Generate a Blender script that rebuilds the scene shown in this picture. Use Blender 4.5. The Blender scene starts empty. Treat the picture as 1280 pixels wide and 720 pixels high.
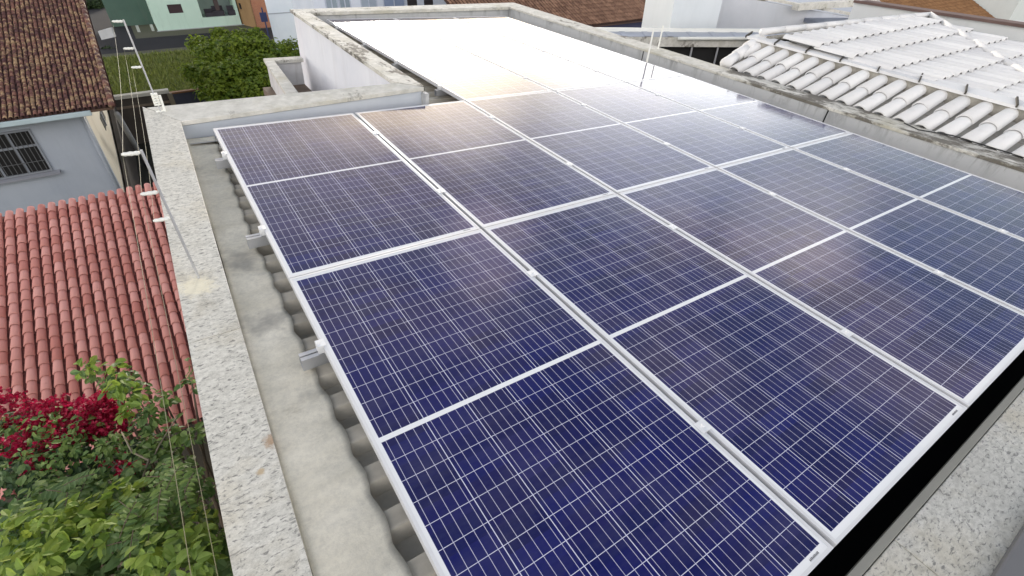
import bpy, bmesh, math, random
from mathutils import Vector, Matrix
random.seed(7)
scene = bpy.context.scene
COL = scene.collection

# ------------------------------------------------------------------ frames
# roof frame: x to the right along the array, y away, z square to the panels
# world: z is plumb, the roof falls about three degrees to the right
RW = Matrix(((0.9984845, 0.0, 0.0550337), (0.0019262, 0.9993873, -0.0349470), (-0.0550, 0.0350, 0.9978727)))
H = 7.0
RF = Matrix.Translation((0, 0, H)) @ RW.to_4x4()
CR = Vector((-0.250, -1.986, 1.391))
CM = Matrix(((0.8283869, -0.5539016, 0.0834749), (-0.2814942, -0.5404769, -0.7928718), (0.4842892, 0.6333069, -0.6036441)))
FPX = 618.616
CW = RF @ CR
G = -0.6                                   # street level

# ------------------------------------------------------------------ camera
cam = bpy.data.cameras.new('camera'); camo = bpy.data.objects.new('camera', cam); COL.objects.link(camo)
ax = [RW @ CM[0], -(RW @ CM[1]), -(RW @ CM[2])]
camo.matrix_world = Matrix(((ax[0].x, ax[1].x, ax[2].x, CW.x), (ax[0].y, ax[1].y, ax[2].y, CW.y), (ax[0].z, ax[1].z, ax[2].z, CW.z), (0, 0, 0, 1)))
cam.sensor_width = 36; cam.lens = FPX / 1280 * 36; cam.clip_start = 0.05; cam.clip_end = 2000
scene.camera = camo

# ------------------------------------------------------------------ sky and sun
SUN_AZ, SUN_EL = 20.0, 7.0                # azimuth from +Y towards +X
wd = bpy.data.worlds.new('World'); scene.world = wd; wd.use_nodes = True
nt = wd.node_tree; nt.nodes.clear()
def N(t, **kw):
    n = nt.nodes.new(t)
    for k, v in kw.items(): setattr(n, k, v)
    return n
out = N('ShaderNodeOutputWorld'); bg = N('ShaderNodeBackground'); sky = N('ShaderNodeTexSky')
sky.sky_type = 'NISHITA'; sky.sun_disc = False
sky.sun_elevation = math.radians(SUN_EL); sky.sun_rotation = math.radians(SUN_AZ)
sky.air_density = 1.0; sky.dust_density = 1.5; sky.ozone_density = 1.5
tc = N('ShaderNodeTexCoord'); mp = N('ShaderNodeMapping'); mp.inputs['Scale'].default_value = (1.0, 1.0, 2.2)
nz = N('ShaderNodeTexNoise'); nz.inputs['Scale'].default_value = 2.6; nz.inputs['Detail'].default_value = 7; nz.inputs['Roughness'].default_value = 0.6
rp = N('ShaderNodeValToRGB'); rp.color_ramp.elements[0].position = 0.45; rp.color_ramp.elements[1].position = 0.60
mx = N('ShaderNodeMix', data_type='RGBA')
sunv = Vector((math.sin(math.radians(SUN_AZ)) * math.cos(math.radians(SUN_EL)), math.cos(math.radians(SUN_AZ)) * math.cos(math.radians(SUN_EL)), math.sin(math.radians(SUN_EL))))
nor = N('ShaderNodeVectorMath', operation='NORMALIZE'); dot = N('ShaderNodeVectorMath', operation='DOT_PRODUCT'); dot.inputs[1].default_value = sunv
gl = N('ShaderNodeMapRange'); gl.inputs['From Min'].default_value = 0.55; gl.inputs['From Max'].default_value = 0.93; gl.inputs['To Min'].default_value = 0.22
sep = N('ShaderNodeSeparateXYZ')
band = N('ShaderNodeValToRGB'); be = band.color_ramp.elements            # bright haze low over the horizon
for p_, v_ in ((0.15, 1.0), (0.185, 0.80), (0.215, 0.36), (0.25, 0.12), (0.34, 0.03)):
    e_ = be.new(p_); e_.color = (v_, v_, v_, 1)
be[0].color = (1, 1, 1, 1); be[-1].color = (0, 0, 0, 1)
bm_ = N('ShaderNodeMath', operation='MULTIPLY'); sc_ = N('ShaderNodeVectorMath', operation='SCALE'); sc_.inputs[0].default_value = (7.6, 7.3, 7.1)
add = N('ShaderNodeVectorMath', operation='ADD')
cb = N('ShaderNodeVectorMath', operation='DOT_PRODUCT'); cb.inputs[1].default_value = (-0.64, -0.77, 0.0)   # added fill light: unseen cloud behind the viewer is brightened
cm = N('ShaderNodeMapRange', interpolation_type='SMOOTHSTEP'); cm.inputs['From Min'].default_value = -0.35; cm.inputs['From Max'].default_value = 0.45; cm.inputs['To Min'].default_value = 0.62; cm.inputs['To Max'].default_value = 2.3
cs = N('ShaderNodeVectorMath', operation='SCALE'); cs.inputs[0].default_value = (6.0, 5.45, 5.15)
mr = N('ShaderNodeMapRange'); mr.inputs['To Min'].default_value = 0.12; mr.inputs['To Max'].default_value = 0.95
L = nt.links.new
L(tc.outputs['Generated'], nor.inputs[0]); L(nor.outputs[0], dot.inputs[0]); L(nor.outputs[0], sep.inputs[0])
L(nor.outputs[0], mp.inputs['Vector']); L(mp.outputs[0], nz.inputs['Vector']); L(nz.outputs['Fac'], rp.inputs['Fac'])
L(dot.outputs['Value'], gl.inputs['Value']); L(sep.outputs['Z'], band.inputs['Fac'])
L(band.outputs['Color'], bm_.inputs[0]); L(gl.outputs[0], bm_.inputs[1]); L(bm_.outputs[0], sc_.inputs['Scale'])
L(rp.outputs['Color'], mr.inputs['Value']); hi = N('ShaderNodeMapRange', interpolation_type='SMOOTHSTEP'); hi.inputs['From Min'].default_value = 0.90; hi.inputs['From Max'].default_value = 0.55; hi.inputs['To Min'].default_value = 0.14
hm = N('ShaderNodeMath', operation='MULTIPLY'); L(sep.outputs['Z'], hi.inputs['Value']); L(hi.outputs[0], hm.inputs[0]); L(mr.outputs[0], hm.inputs[1])
L(hm.outputs[0], mx.inputs['Factor']); L(sky.outputs['Color'], mx.inputs['A'])
L(mx.outputs['Result'], add.inputs[0]); L(sc_.outputs[0], add.inputs[1])
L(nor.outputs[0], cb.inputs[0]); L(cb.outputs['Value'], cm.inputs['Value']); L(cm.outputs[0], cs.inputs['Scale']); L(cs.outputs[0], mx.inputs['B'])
# one bright bank of cloud low to the right of the sun
def lobe(az, el, wid, amp, prev):
    v_ = Vector((math.sin(math.radians(az)) * math.cos(math.radians(el)), math.cos(math.radians(az)) * math.cos(math.radians(el)), math.sin(math.radians(el))))
    d_ = N('ShaderNodeVectorMath', operation='DOT_PRODUCT'); d_.inputs[1].default_value = v_; L(nor.outputs[0], d_.inputs[0])
    m_ = N('ShaderNodeMapRange', interpolation_type='SMOOTHSTEP'); m_.inputs['From Min'].default_value = math.cos(math.radians(wid)); m_.inputs['From Max'].default_value = 1.0; L(d_.outputs['Value'], m_.inputs['Value'])
    k_ = N('ShaderNodeMath', operation='MULTIPLY'); L(m_.outputs[0], k_.inputs[0]); L(nz.outputs['Fac'], k_.inputs[1])
    s_ = N('ShaderNodeVectorMath', operation='SCALE'); s_.inputs[0].default_value = amp; L(k_.outputs[0], s_.inputs['Scale'])
    a_ = N('ShaderNodeVectorMath', operation='ADD'); L(prev.outputs[0], a_.inputs[0]); L(s_.outputs[0], a_.inputs[1]); return a_
add = lobe(52, 12.5, 17, (10, 9.8, 10.2), add)
add = lobe(31, 17.5, 8, (9, 8.2, 7.2), add)
add = lobe(36, 33, 7, (9, 7.0, 7.4), add)
add = lobe(70, 21, 8, (8, 7.0, 6.2), add)
L(add.outputs[0], bg.inputs['Color']); L(bg.outputs[0], out.inputs[0])
bg.inputs['Strength'].default_value = 0.15
sl = bpy.data.lights.new('sun', 'SUN'); so = bpy.data.objects.new('sun', sl); COL.objects.link(so)
sl.energy = 1.7; sl.angle = math.radians(10); sl.color = (1.0, 0.94, 0.86)
so.rotation_euler = sunv.to_track_quat('Z', 'Y').to_euler(); so.location = (0, 0, 60)
vs = scene.view_settings; vs.view_transform = 'Standard'; vs.look = 'None'; vs.gamma = 1.0; vs.use_curve_mapping = False
vs.exposure = 1.0

# ------------------------------------------------------------------ helpers
def ray(px, py):                            # world direction through a photo pixel, unit depth
    c = Vector(((px - 640) / FPX, (py - 360) / FPX, 1.0))
    return RW @ (CM.transposed() @ c)
def U(px, py, X=None, Y=None, Z=None, D=None):   # a pixel at a chosen real plane or depth -> world point
    d = ray(px, py)
    if D is not None: s = D
    elif X is not None: s = (X - CW.x) / d.x
    elif Y is not None: s = (Y - CW.y) / d.y
    else: s = (Z - CW.z) / d.z
    return CW + d * s
def V(*a): return Vector(a)

def rootbase(o):
    while o is not None:
        if '_b' in o: return Vector(o['_b'])
        o = o.parent
    return V(0, 0, 0)
class MB:
    def __init__(s): s.v = []; s.f = []; s.sm = False
    def poly(s, pts):
        b = len(s.v); s.v += [Vector(p) for p in pts]; s.f.append(tuple(range(b, b + len(pts))))
    def box(s, a, b):
        (x0, y0, z0), (x1, y1, z1) = a, b; n = len(s.v)
        s.v += [V(x, y, z) for z in (z0, z1) for y in (y0, y1) for x in (x0, x1)]
        s.f += [tuple(n + i for i in q) for q in ((0, 2, 3, 1), (4, 5, 7, 6), (0, 1, 5, 4), (2, 6, 7, 3), (0, 4, 6, 2), (1, 3, 7, 5))]
        return s
    def prism(s, pts, vec):                 # polygon swept by a vector
        n = len(s.v); k = len(pts); vec = Vector(vec); pts = [Vector(p) for p in pts]
        s.v += pts + [p + vec for p in pts]
        s.f.append(tuple(n + i for i in range(k))[::-1]); s.f.append(tuple(n + k + i for i in range(k)))
        s.f += [(n + i, n + (i + 1) % k, n + k + (i + 1) % k, n + k + i) for i in range(k)]
        return s
    def tube(s, pts, r, seg=8, caps=True):
        pts = [Vector(p) for p in pts]; n0 = len(s.v); m = len(pts)
        rr = r if isinstance(r, (list, tuple)) else [r] * m
        for i, p in enumerate(pts):
            t = (pts[min(i + 1, m - 1)] - pts[max(i - 1, 0)]).normalized()
            a = t.orthogonal().normalized() if i == 0 else (s._a - t * s._a.dot(t)).normalized()
            s._a = a; b = t.cross(a)
            for k in range(seg):
                w = 2 * math.pi * k / seg; s.v.append(p + (a * math.cos(w) + b * math.sin(w)) * rr[i])
        for i in range(m - 1):
            for k in range(seg):
                a0 = n0 + i * seg; k2 = (k + 1) % seg
                s.f.append((a0 + k, a0 + k2, a0 + seg + k2, a0 + seg + k))
        if caps:
            s.f.append(tuple(n0 + k for k in range(seg))[::-1]); s.f.append(tuple(n0 + (m - 1) * seg + k for k in range(seg)))
        return s
    def build(s, name, mat, parent=None, smooth=False, bevel=0.0, base=None):
        me = bpy.data.meshes.new(name)
        b = rootbase(parent) if parent is not None else (Vector(base) if base is not None else V(0, 0, 0))
        me.from_pydata([v - b for v in s.v], [], s.f); me.update()
        if bevel or True:
            bm = bmesh.new(); bm.from_mesh(me); bmesh.ops.recalc_face_normals(bm, faces=bm.faces)
            if bevel:
                bmesh.ops.bevel(bm, geom=[e for e in bm.edges if len(e.link_faces) == 2 and e.calc_face_angle(0) > 0.6], offset=bevel, segments=2, affect='EDGES', profile=0.5)
            bm.to_mesh(me); bm.free()
        if smooth:
            for p in me.polygons: p.use_smooth = True
        if mat: me.materials.append(mat)
        o = bpy.data.objects.new(name, me); COL.objects.link(o)
        if parent is not None:
            o.parent = parent
        elif base is not None: o.location = b
        return o
def leafbuild(mb, name, mat, parent, base=None):    # open leaf faces: no normal recalculation
    me = bpy.data.meshes.new(name); b = Vector(parent['_b']) if parent is not None else Vector(base or (0, 0, 0))
    me.from_pydata([v - b for v in mb.v], [], mb.f); me.update(); me.materials.append(mat)
    o = bpy.data.objects.new(name, me); COL.objects.link(o); o.parent = parent
    if parent is None: o.location = b
    return o
def tag(o, label=None, cat=None, group=None, kind=None):
    if label: o['label'] = label
    if cat: o['category'] = cat
    if group: o['group'] = group
    if kind: o['kind'] = kind
    return o
ROOTS = []
def thing(name, label, cat, base, roof=False, group=None):
    o = bpy.data.objects.new(name, None); COL.objects.link(o); o.empty_display_size = 0.1
    base = Vector(base); o['_b'] = (base.x, base.y, base.z)
    o.matrix_world = (RF if roof else Matrix()) @ Matrix.Translation(base)
    ROOTS.append(o)
    return tag(o, label, cat, group)
FAR = Matrix.Translation((0, 2.0, 0)) @ Matrix.Rotation(math.radians(-0.7), 4, 'X') @ Matrix.Translation((0, -2.0, 0))   # the two far rows lie a touch flatter
def copy_thing(o, base, roof=True):
    c = o.copy(); COL.objects.link(c); ROOTS.append(c)
    c.matrix_world = (RF if roof else Matrix()) @ (FAR if base[1] > 1.9 else Matrix()) @ Matrix.Translation(Vector(base))
    for ch in [x for x in bpy.data.objects if x.parent == o]:
        d = ch.copy(); COL.objects.link(d); d.parent = c
        for g in [x for x in bpy.data.objects if x.parent == ch]:
            e = g.copy(); COL.objects.link(e); e.parent = d
    return c
def roofmesh(mb, name, mat, base, label, cat, group=None, **kw):   # a one-mesh thing given in the roof frame
    base = Vector(base); mb.v = [v - base for v in mb.v]
    o = mb.build(name, mat, **kw); o.matrix_world = RF @ (FAR if cat in ('rail', 'clamp') and base.y > 1.9 else Matrix()) @ Matrix.Translation(base)
    return tag(o, label, cat, group)

# ------------------------------------------------------------------ materials
class Mat:
    def __init__(s, name):
        s.m = bpy.data.materials.new(name); s.m.use_nodes = True; s.t = s.m.node_tree
        s.b = s.t.nodes['Principled BSDF']; s.o = s.t.nodes['Material Output']
    def n(s, t, **kw):
        x = s.t.nodes.new(t)
        for k, v in kw.items(): setattr(x, k, v)
        return x
    def l(s, a, b): s.t.links.new(a, b)
    def math(s, op, a, b=None, c=None):
        x = s.n('ShaderNodeMath', operation=op)
        for i, q in enumerate((a, b, c)):
            if q is None: continue
            if isinstance(q, (int, float)): x.inputs[i].default_value = q
            else: s.l(q, x.inputs[i])
        return x.outputs[0]
    def noise(s, scale, detail=5, rough=0.6, coord=None, stretch=None, dist=0.0):
        x = s.n('ShaderNodeTexNoise'); x.inputs['Scale'].default_value = scale; x.inputs['Detail'].default_value = detail
        x.inputs['Roughness'].default_value = rough; x.inputs['Distortion'].default_value = dist
        if coord is None: coord = s.coord()
        if stretch:
            mpn = s.n('ShaderNodeMapping'); mpn.inputs['Scale'].default_value = stretch; s.l(coord, mpn.inputs['Vector']); coord = mpn.outputs[0]
        s.l(coord, x.inputs['Vector']); return x.outputs['Fac']
    def coord(s, w='Object'):
        if not hasattr(s, '_tc'): s._tc = s.n('ShaderNodeTexCoord')
        return s._tc.outputs[w]
    def ramp(s, fac, stops):
        x = s.n('ShaderNodeValToRGB'); e = x.color_ramp.elements
        while len(e) < len(stops): e.new(0.5)
        for i, (p, c) in enumerate(stops):
            e[i].position = p; e[i].color = (c if isinstance(c, tuple) else (c, c, c)) + (1,)
        s.l(fac, x.inputs['Fac']); return x.outputs['Color']
    def mix(s, f, a, b, blend='MIX'):
        x = s.n('ShaderNodeMix', data_type='RGBA', blend_type=blend)
        for k, q in (('Factor', f), ('A', a), ('B', b)):
            if isinstance(q, (int, float)): x.inputs[k].default_value = q
            elif isinstance(q, tuple): x.inputs[k].default_value = q + (1,)
            else: s.l(q, x.inputs[k])
        return x.outputs['Result']
    def base(s, c):
        if isinstance(c, tuple): s.b.inputs['Base Color'].default_value = c + (1,)
        else: s.l(c, s.b.inputs['Base Color'])
    def rough(s, r):
        if isinstance(r, (int, float)): s.b.inputs['Roughness'].default_value = r
        else: s.l(r, s.b.inputs['Roughness'])
    def bump(s, h, strength=0.3, dist=0.01):
        x = s.n('ShaderNodeBump'); x.inputs['Strength'].default_value = strength; x.inputs['Distance'].default_value = dist
        s.l(h, x.inputs['Height']); s.l(x.outputs[0], s.b.inputs['Normal'])
    def island(s): return s.n('ShaderNodeNewGeometry').outputs['Random Per Island']

def plaster(name, c1, c2, scale=1.2, stain=0.5, stainc=(0.16, 0.15, 0.13)):   # painted render with weather streaks
    m = Mat(name); a = m.noise(scale, 6, 0.65); b = m.noise(2.2, 6, 0.7, stretch=(1.6, 1.6, 0.22)); g = m.noise(60, 3, 0.6)
    c = m.mix(m.ramp(a, [(0.3, 0.0), (0.75, 1.0)]), c1, c2)
    c = m.mix(m.math('MULTIPLY', m.ramp(b, [(0.52, 0.0), (0.8, 1.0)]), stain), c, stainc)
    m.base(c); m.rough(0.85); m.bump(g, 0.25, 0.004); return m.m
def flat(name, c, rough=0.6, metal=0.0, var=0.15):
    m = Mat(name); a = m.noise(3.0, 5, 0.6)
    d = tuple(x * (1 - var) for x in c); m.base(m.mix(a, d, tuple(min(1, x * (1 + var)) for x in c))); m.rough(rough)
    m.b.inputs['Metallic'].default_value = metal; return m.m
M = {}
def mk_granite(stains=()):
    m = Mat('granite'); co = m.coord()
    big = m.noise(3.0, 4, 0.6); mid = m.noise(55, 5, 0.75, stretch=(0.6, 1.0, 1)); sp = m.noise(115, 3, 0.65, stretch=(0.40, 0.85, 1.0), dist=0.5)
    fine = m.noise(260, 2, 0.5)
    c = m.mix(m.ramp(mid, [(0.36, 0.0), (0.62, 1.0)]), (0.43, 0.42, 0.37), (0.66, 0.645, 0.58))
    c = m.mix(m.math('MULTIPLY', m.ramp(fine, [(0.4, 0.0), (0.7, 1.0)]), 0.35), c, (0.78, 0.76, 0.70))
    c = m.mix(m.ramp(big, [(0.5, 0.0), (0.72, 1.0)]), c, m.mix(0.55, c, (0.62, 0.55, 0.40)))
    c = m.mix(m.ramp(sp, [(0.34, 0.8), (0.46, 0.0)]), c, (0.14, 0.137, 0.13))
    c = m.mix(m.math('MULTIPLY', m.ramp(m.noise(6, 6, .75), [(0.56, 0.0), (0.72, 1.0)]), 0.45), c, (0.20, 0.195, 0.17))
    c = m.mix(m.math('MULTIPLY', m.ramp(m.noise(1.1, 3, 0.5), [(0.55, 0.0), (0.75, 1.0)]), 0.35), c, (0.30, 0.30, 0.27))
    for sx_, sy_, rr_, cc_ in stains:            # rust and limescale spots where they lie on the slab
        vd = m.n('ShaderNodeVectorMath', operation='DISTANCE'); sv = m.n('ShaderNodeSeparateXYZ'); m.l(co, sv.inputs[0]); cv = m.n('ShaderNodeCombineXYZ')
        m.l(sv.outputs[0], cv.inputs[0]); m.l(sv.outputs[1], cv.inputs[1]); m.l(cv.outputs[0], vd.inputs[0]); vd.inputs[1].default_value = (sx_ - 2.5, sy_ - 2, 0)
        dd_ = m.math('ADD', m.math('DIVIDE', vd.outputs['Value'], rr_), m.math('MULTIPLY', m.math('SUBTRACT', m.noise(40, 4, .7), .5), 1.6))
        c = m.mix(m.math('MULTIPLY', m.ramp(dd_, [(0.45, 1.0), (1.0, 0.0)]), .7), c, cc_)
    m.base(c); m.rough(0.6); m.bump(mid, 0.12, 0.003); return m.m
M['granite'] = mk_granite(); M['granite_left'] = mk_granite(((-0.262, -0.765, .030, (.30, .15, .045)), (-0.232, -0.80, .016, (.36, .20, .07)), (-0.315, -0.865, .014, (.45, .32, .16)), (-0.345, 0.20, .09, (.80, .74, .55))))
def mk_oldcap(name='weathered_coping', d0=.56, d1=.66):                            # weathered cement-topped coping with moss and black stains
    m = Mat(name)
    a = m.noise(9, 6, 0.7); b = m.noise(1.6, 6, 0.7); e = m.noise(4, 6, 0.75, stretch=(1, 0.5, 1))
    c = m.mix(m.ramp(a, [(0.3, 0.0), (0.7, 1.0)]), (0.44, 0.435, 0.39), (0.70, 0.685, 0.63))
    c = m.mix(m.ramp(b, [(0.52, 0.0), (0.66, 0.5)]), c, (0.38, 0.355, 0.25))
    c = m.mix(m.ramp(e, [(d0, 0.0), (d1, 0.85)]), c, (0.07, 0.06, 0.045))
    m.base(c); m.rough(0.9); m.bump(a, 0.4, 0.006); return m.m
M['oldcap'] = mk_oldcap(); M['mosscap'] = mk_oldcap('mossy_coping', .45, .54); M['oldcap2'] = mk_oldcap('stained_coping', .52, .58); M['cleancap'] = mk_oldcap('pale_coping', .64, .74)
def mk_parapet():                           # grey painted inner face, dark drips under the coping
    m = Mat('parapet_paint'); co = m.coord()
    s_ = m.n('ShaderNodeSeparateXYZ'); m.l(co, s_.inputs[0])
    a = m.noise(1.4, 5, 0.6); d = m.noise(5.0, 6, 0.75, stretch=(1.3, 1.3, 0.35), dist=.6); f = m.noise(16, 4, 0.6)
    c = m.mix(a, (0.40, 0.415, 0.43), (0.50, 0.51, 0.515))
    top = m.n('ShaderNodeMapRange'); top.inputs['From Min'].default_value = 6.36; top.inputs['From Max'].default_value = 6.53; m.l(s_.outputs['Z'], top.inputs['Value'])
    k = m.math('MULTIPLY', m.ramp(d, [(0.50, 0.0), (0.72, 1.0)]), top.outputs[0])
    c = m.mix(m.math('MULTIPLY', k, 0.85), c, (0.06, 0.058, 0.05))
    c = m.mix(m.math('MULTIPLY', m.ramp(f, [(0.5, 0.0), (0.8, 1.0)]), 0.25), c, (0.55, 0.55, 0.53))
    m.base(c); m.rough(0.75); m.bump(f, 0.15, 0.004); return m.m
M['parapet'] = mk_parapet()
def mk_flashing():                          # grey painted mineral membrane with dirt patches
    m = Mat('flashing_membrane'); a = m.noise(3.5, 6, 0.65, stretch=(0.6, 1.5, 1)); b = m.noise(1.7, 5, 0.6, stretch=(1, 1.2, 1)); g = m.noise(220, 2, 0.5)
    e = m.noise(6, 6, 0.8, stretch=(1.0, 1.6, 1))
    c = m.mix(m.ramp(a, [(0.3, 0.0), (0.7, 1.0)]), (0.64, 0.60, 0.485), (0.85, 0.81, 0.69))
    c = m.mix(m.ramp(e, [(0.60, 0.0), (0.74, 0.45)]), c, (0.30, 0.265, 0.19))
    c = m.mix(m.math('MULTIPLY', m.ramp(m.noise(38, 5, .8), [(0.4, 0.0), (0.7, 1.0)]), 0.4), c, (0.36, 0.345, 0.30))
    c = m.mix(m.ramp(b, [(0.58, 0.0), (0.68, 0.6)]), c, (0.17, 0.165, 0.16))
    m.base(c); m.rough(0.8); m.bump(g, 0.3, 0.002); return m.m
M['flashing'] = mk_flashing()
def mk_fibro():
    m = Mat('fibre_cement'); a = m.noise(6, 6, 0.7); b = m.noise(2, 4, 0.6, stretch=(0.4, 2, 1))
    c = m.mix(m.ramp(a, [(0.3, 0.0), (0.7, 1.0)]), (0.46, 0.43, 0.36), (0.66, 0.62, 0.53))
    c = m.mix(m.ramp(b, [(0.5, 0.0), (0.7, 0.5)]), c, (0.12, 0.11, 0.09)); m.base(c); m.rough(0.9); m.bump(a, 0.3, 0.004); return m.m
M['fibro'] = mk_fibro()
def mk_alu(name, c, rough, stretch):
    m = Mat(name); a = m.noise(30, 4, 0.6, stretch=stretch)
    m.base(m.mix(a, tuple(x * 0.86 for x in c), c)); m.b.inputs['Metallic'].default_value = 0.75
    m.rough(m.ramp(a, [(0.3, rough - 0.08), (0.7, rough + 0.1)])); return m.m
M['alu'] = mk_alu('aluminium', (0.56, 0.57, 0.59), 0.5, (0.1, 1, 1))
def mk_frame():
    m = Mat('anodised_frame'); a = m.noise(12, 4, 0.6)
    m.base(m.mix(a, (0.58, 0.59, 0.61), (0.68, 0.69, 0.71))); m.b.inputs['Metallic'].default_value = 0.15; m.rough(0.45); return m.m
M['frame'] = mk_frame()

PW, PL = 1.002, 1.998
def mk_cells():
    m = Mat('solar_cells'); sx = m.n('ShaderNodeSeparateXYZ'); m.l(m.coord(), sx.inputs[0]); x, y = sx.outputs['X'], sx.outputs['Y']
    mt = m.math
    PX, PY = 0.15950, 0.0800; x0 = 0.0225; mid = PL / 2
    u = mt('DIVIDE', mt('SUBTRACT', x, x0), PX)
    yy = mt('SUBTRACT', mt('ABSOLUTE', mt('SUBTRACT', y, mid)), 0.0095)
    v = mt('DIVIDE', yy, PY)
    fu = mt('FRACT', u); fv = mt('FRACT', v)
    inu = mt('MULTIPLY', mt('GREATER_THAN', u, 0.0), mt('LESS_THAN', u, 6.0))
    inv = mt('MULTIPLY', mt('GREATER_THAN', v, 0.0), mt('LESS_THAN', v, 12.0))
    ins = mt('MULTIPLY', inu, inv)
    du = mt('MULTIPLY', mt('SUBTRACT', 0.5, mt('ABSOLUTE', mt('SUBTRACT', fu, 0.5))), PX)
    dv = mt('MULTIPLY', mt('SUBTRACT', 0.5, mt('ABSOLUTE', mt('SUBTRACT', fv, 0.5))), PY)
    cell = mt('MULTIPLY', ins, mt('MULTIPLY', mt('GREATER_THAN', du, 0.0014), mt('GREATER_THAN', dv, 0.00095)))
    fb = mt('FRACT', mt('MULTIPLY', fu, 5.0))
    db = mt('MULTIPLY', mt('ABSOLUTE', mt('SUBTRACT', fb, 0.5)), PX / 5)
    bus = mt('LESS_THAN', db, 0.00085)
    # each half cell its own crystal tone
    cid = m.n('ShaderNodeCombineXYZ'); m.l(mt('FLOOR', u), cid.inputs[0]); m.l(mt('FLOOR', mt('DIVIDE', y, PY)), cid.inputs[1])
    oi = m.n('ShaderNodeObjectInfo'); m.l(mt('MULTIPLY', oi.outputs['Random'], 57.0), cid.inputs[2])
    wn = m.n('ShaderNodeTexWhiteNoise', noise_dimensions='3D'); m.l(cid.outputs[0], wn.inputs['Vector'])
    vo = m.n('ShaderNodeTexVoronoi'); vo.inputs['Scale'].default_value = 90; m.l(m.coord(), vo.inputs['Vector'])
    sepc = m.n('ShaderNodeSeparateColor'); m.l(vo.outputs['Color'], sepc.inputs[0])
    blue = m.mix(wn.outputs['Value'], (0.0032, 0.0034, 0.060), (0.0062, 0.0076, 0.110))
    blue = m.mix(mt('MULTIPLY', sepc.outputs[0], 0.35), blue, (0.007, 0.012, 0.085))
    blue = m.mix(mt('MULTIPLY', wn.outputs['Color'], 0.3), blue, (0.014, 0.006, 0.042))
    c = m.mix(bus, blue, (0.47, 0.47, 0.60))
    edge = m.mix(ins, (0.74, 0.76, 0.78), (0.56, 0.57, 0.70))
    c = m.mix(cell, edge, c)
    dust = m.noise(1.7, 6, 0.65); drip = m.noise(5, 5, 0.7, stretch=(0.5, 3.0, 1))
    c = m.mix(m.math('MULTIPLY', m.ramp(m.math('MULTIPLY', dust, m.math('ADD', drip, .45)), [(0.40, 0.0), (0.75, 1.0)]), 0.10), c, (0.30, 0.28, 0.27))
    m.base(c)
    d = m.noise(2.3, 5, 0.6, stretch=(1, 1, 1)); m.rough(m.ramp(d, [(0.3, 0.06), (0.75, 0.11)]))
    m.b.inputs['IOR'].default_value = 1.45
    w = m.noise(1.1, 2, 0.5); m.bump(w, 0.05, 0.02)
    return m.m
M['cells'] = mk_cells()
M['dark'] = flat('dark_void', (0.012, 0.012, 0.012), 0.9)
M['ink'] = flat('label_ink', (0.06, 0.06, 0.07), 0.7)
M['steel'] = flat('galvanised_steel', (0.55, 0.56, 0.58), 0.45, 0.6)
M['white_plastic'] = flat('white_insulator', (0.78, 0.79, 0.74), 0.5)
M['wire'] = flat('fence_wire', (0.17, 0.155, 0.085), 0.6, 0.0)
M['whitewall'] = plaster('white_render', (0.66, 0.68, 0.73), (0.80, 0.81, 0.84), 0.9, 0.22, (0.30, 0.28, 0.25))
M['dirtywhite'] = plaster('stained_white_render', (0.50, 0.50, 0.50), (0.70, 0.70, 0.70), 1.5, 0.75, (0.16, 0.12, 0.09))

# ================================================================== ground
def quad_struct(name, pts, mat, kind='structure', n=1):
    mb = MB(); mb.poly(pts); o = mb.build(name, mat); return tag(o, None, None, None, kind)
def mk_ground():
    m = Mat('bare_ground'); a = m.noise(0.5, 6, 0.65); b = m.noise(5, 5, 0.7)
    c = m.mix(a, (0.055, 0.055, 0.035), (0.11, 0.10, 0.07)); c = m.mix(m.math('MULTIPLY', b, 0.5), c, (0.05, 0.065, 0.025)); m.base(c); m.rough(0.95); m.bump(b, 0.5, 0.05); return m.m
M['ground'] = mk_ground()
quad_struct('ground', [(-600, -600, G), (600, -600, G), (600, 900, G), (-600, 900, G)], M['ground'])
def mk_asphalt():
    m = Mat('asphalt'); a = m.noise(0.4, 6, 0.65); b = m.noise(30, 3, 0.6); m.base(m.mix(a, (0.018, 0.018, 0.021), (0.036, 0.036, 0.04))); m.rough(0.95); m.b.inputs['Specular IOR Level'].default_value = .15; m.bump(b, 0.3, 0.01); return m.m
M['asphalt'] = mk_asphalt()
quad_struct('street', [(-40, 47.6, G + .012), (60, 46.0, G + .012), (60, 51.0, G + .012), (-40, 52.6, G + .012)], M['asphalt'])
quad_struct('side_street', [(-5.6, 52.0, G + .008), (-0.9, 51.8, G + .008), (-2.4, 140, G + .008), (-9.0, 140, G + .008)], M['asphalt'])
def mk_meadow():
    m = Mat('meadow'); a = m.noise(0.45, 6, 0.7); b = m.noise(3.5, 6, 0.75)
    c = m.mix(m.ramp(a, [(0.35, 0.0), (0.65, 1.0)]), (0.08, 0.105, 0.022), (0.19, 0.20, 0.045)); c = m.mix(m.ramp(b, [(0.4, 0.0), (0.7, 0.7)]), c, (0.028, 0.04, 0.012)); m.base(c); m.rough(0.95); m.bump(b, 0.8, 0.15); return m.m
M['meadow'] = mk_meadow()
quad_struct('grass_lot', [(-12, 27.3, G + .01), (16, 27.3, G + .01), (16, 45.2, G + .01), (-12, 46.4, G + .01)], M['meadow'])
quad_struct('alley', [(-2.4, -8, G + .02), (-0.36, -8, G + .02), (-0.36, 26.2, G + .02), (-2.4, 26.2, G + .02)], flat('dark_soil', (0.016, 0.018, 0.012), 0.95, 0, 0.4))  # alley earth, almost black

# ================================================================== own building (roof frame)
B = thing('concrete_house', 'concrete house whose flat corrugated roof carries the solar panels', 'house', (2.5, 2, -6.5), roof=True)
def bp(name, mat, mb, label=None, **kw): return tag(mb.build(name, mat, B, **kw), label)
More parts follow.
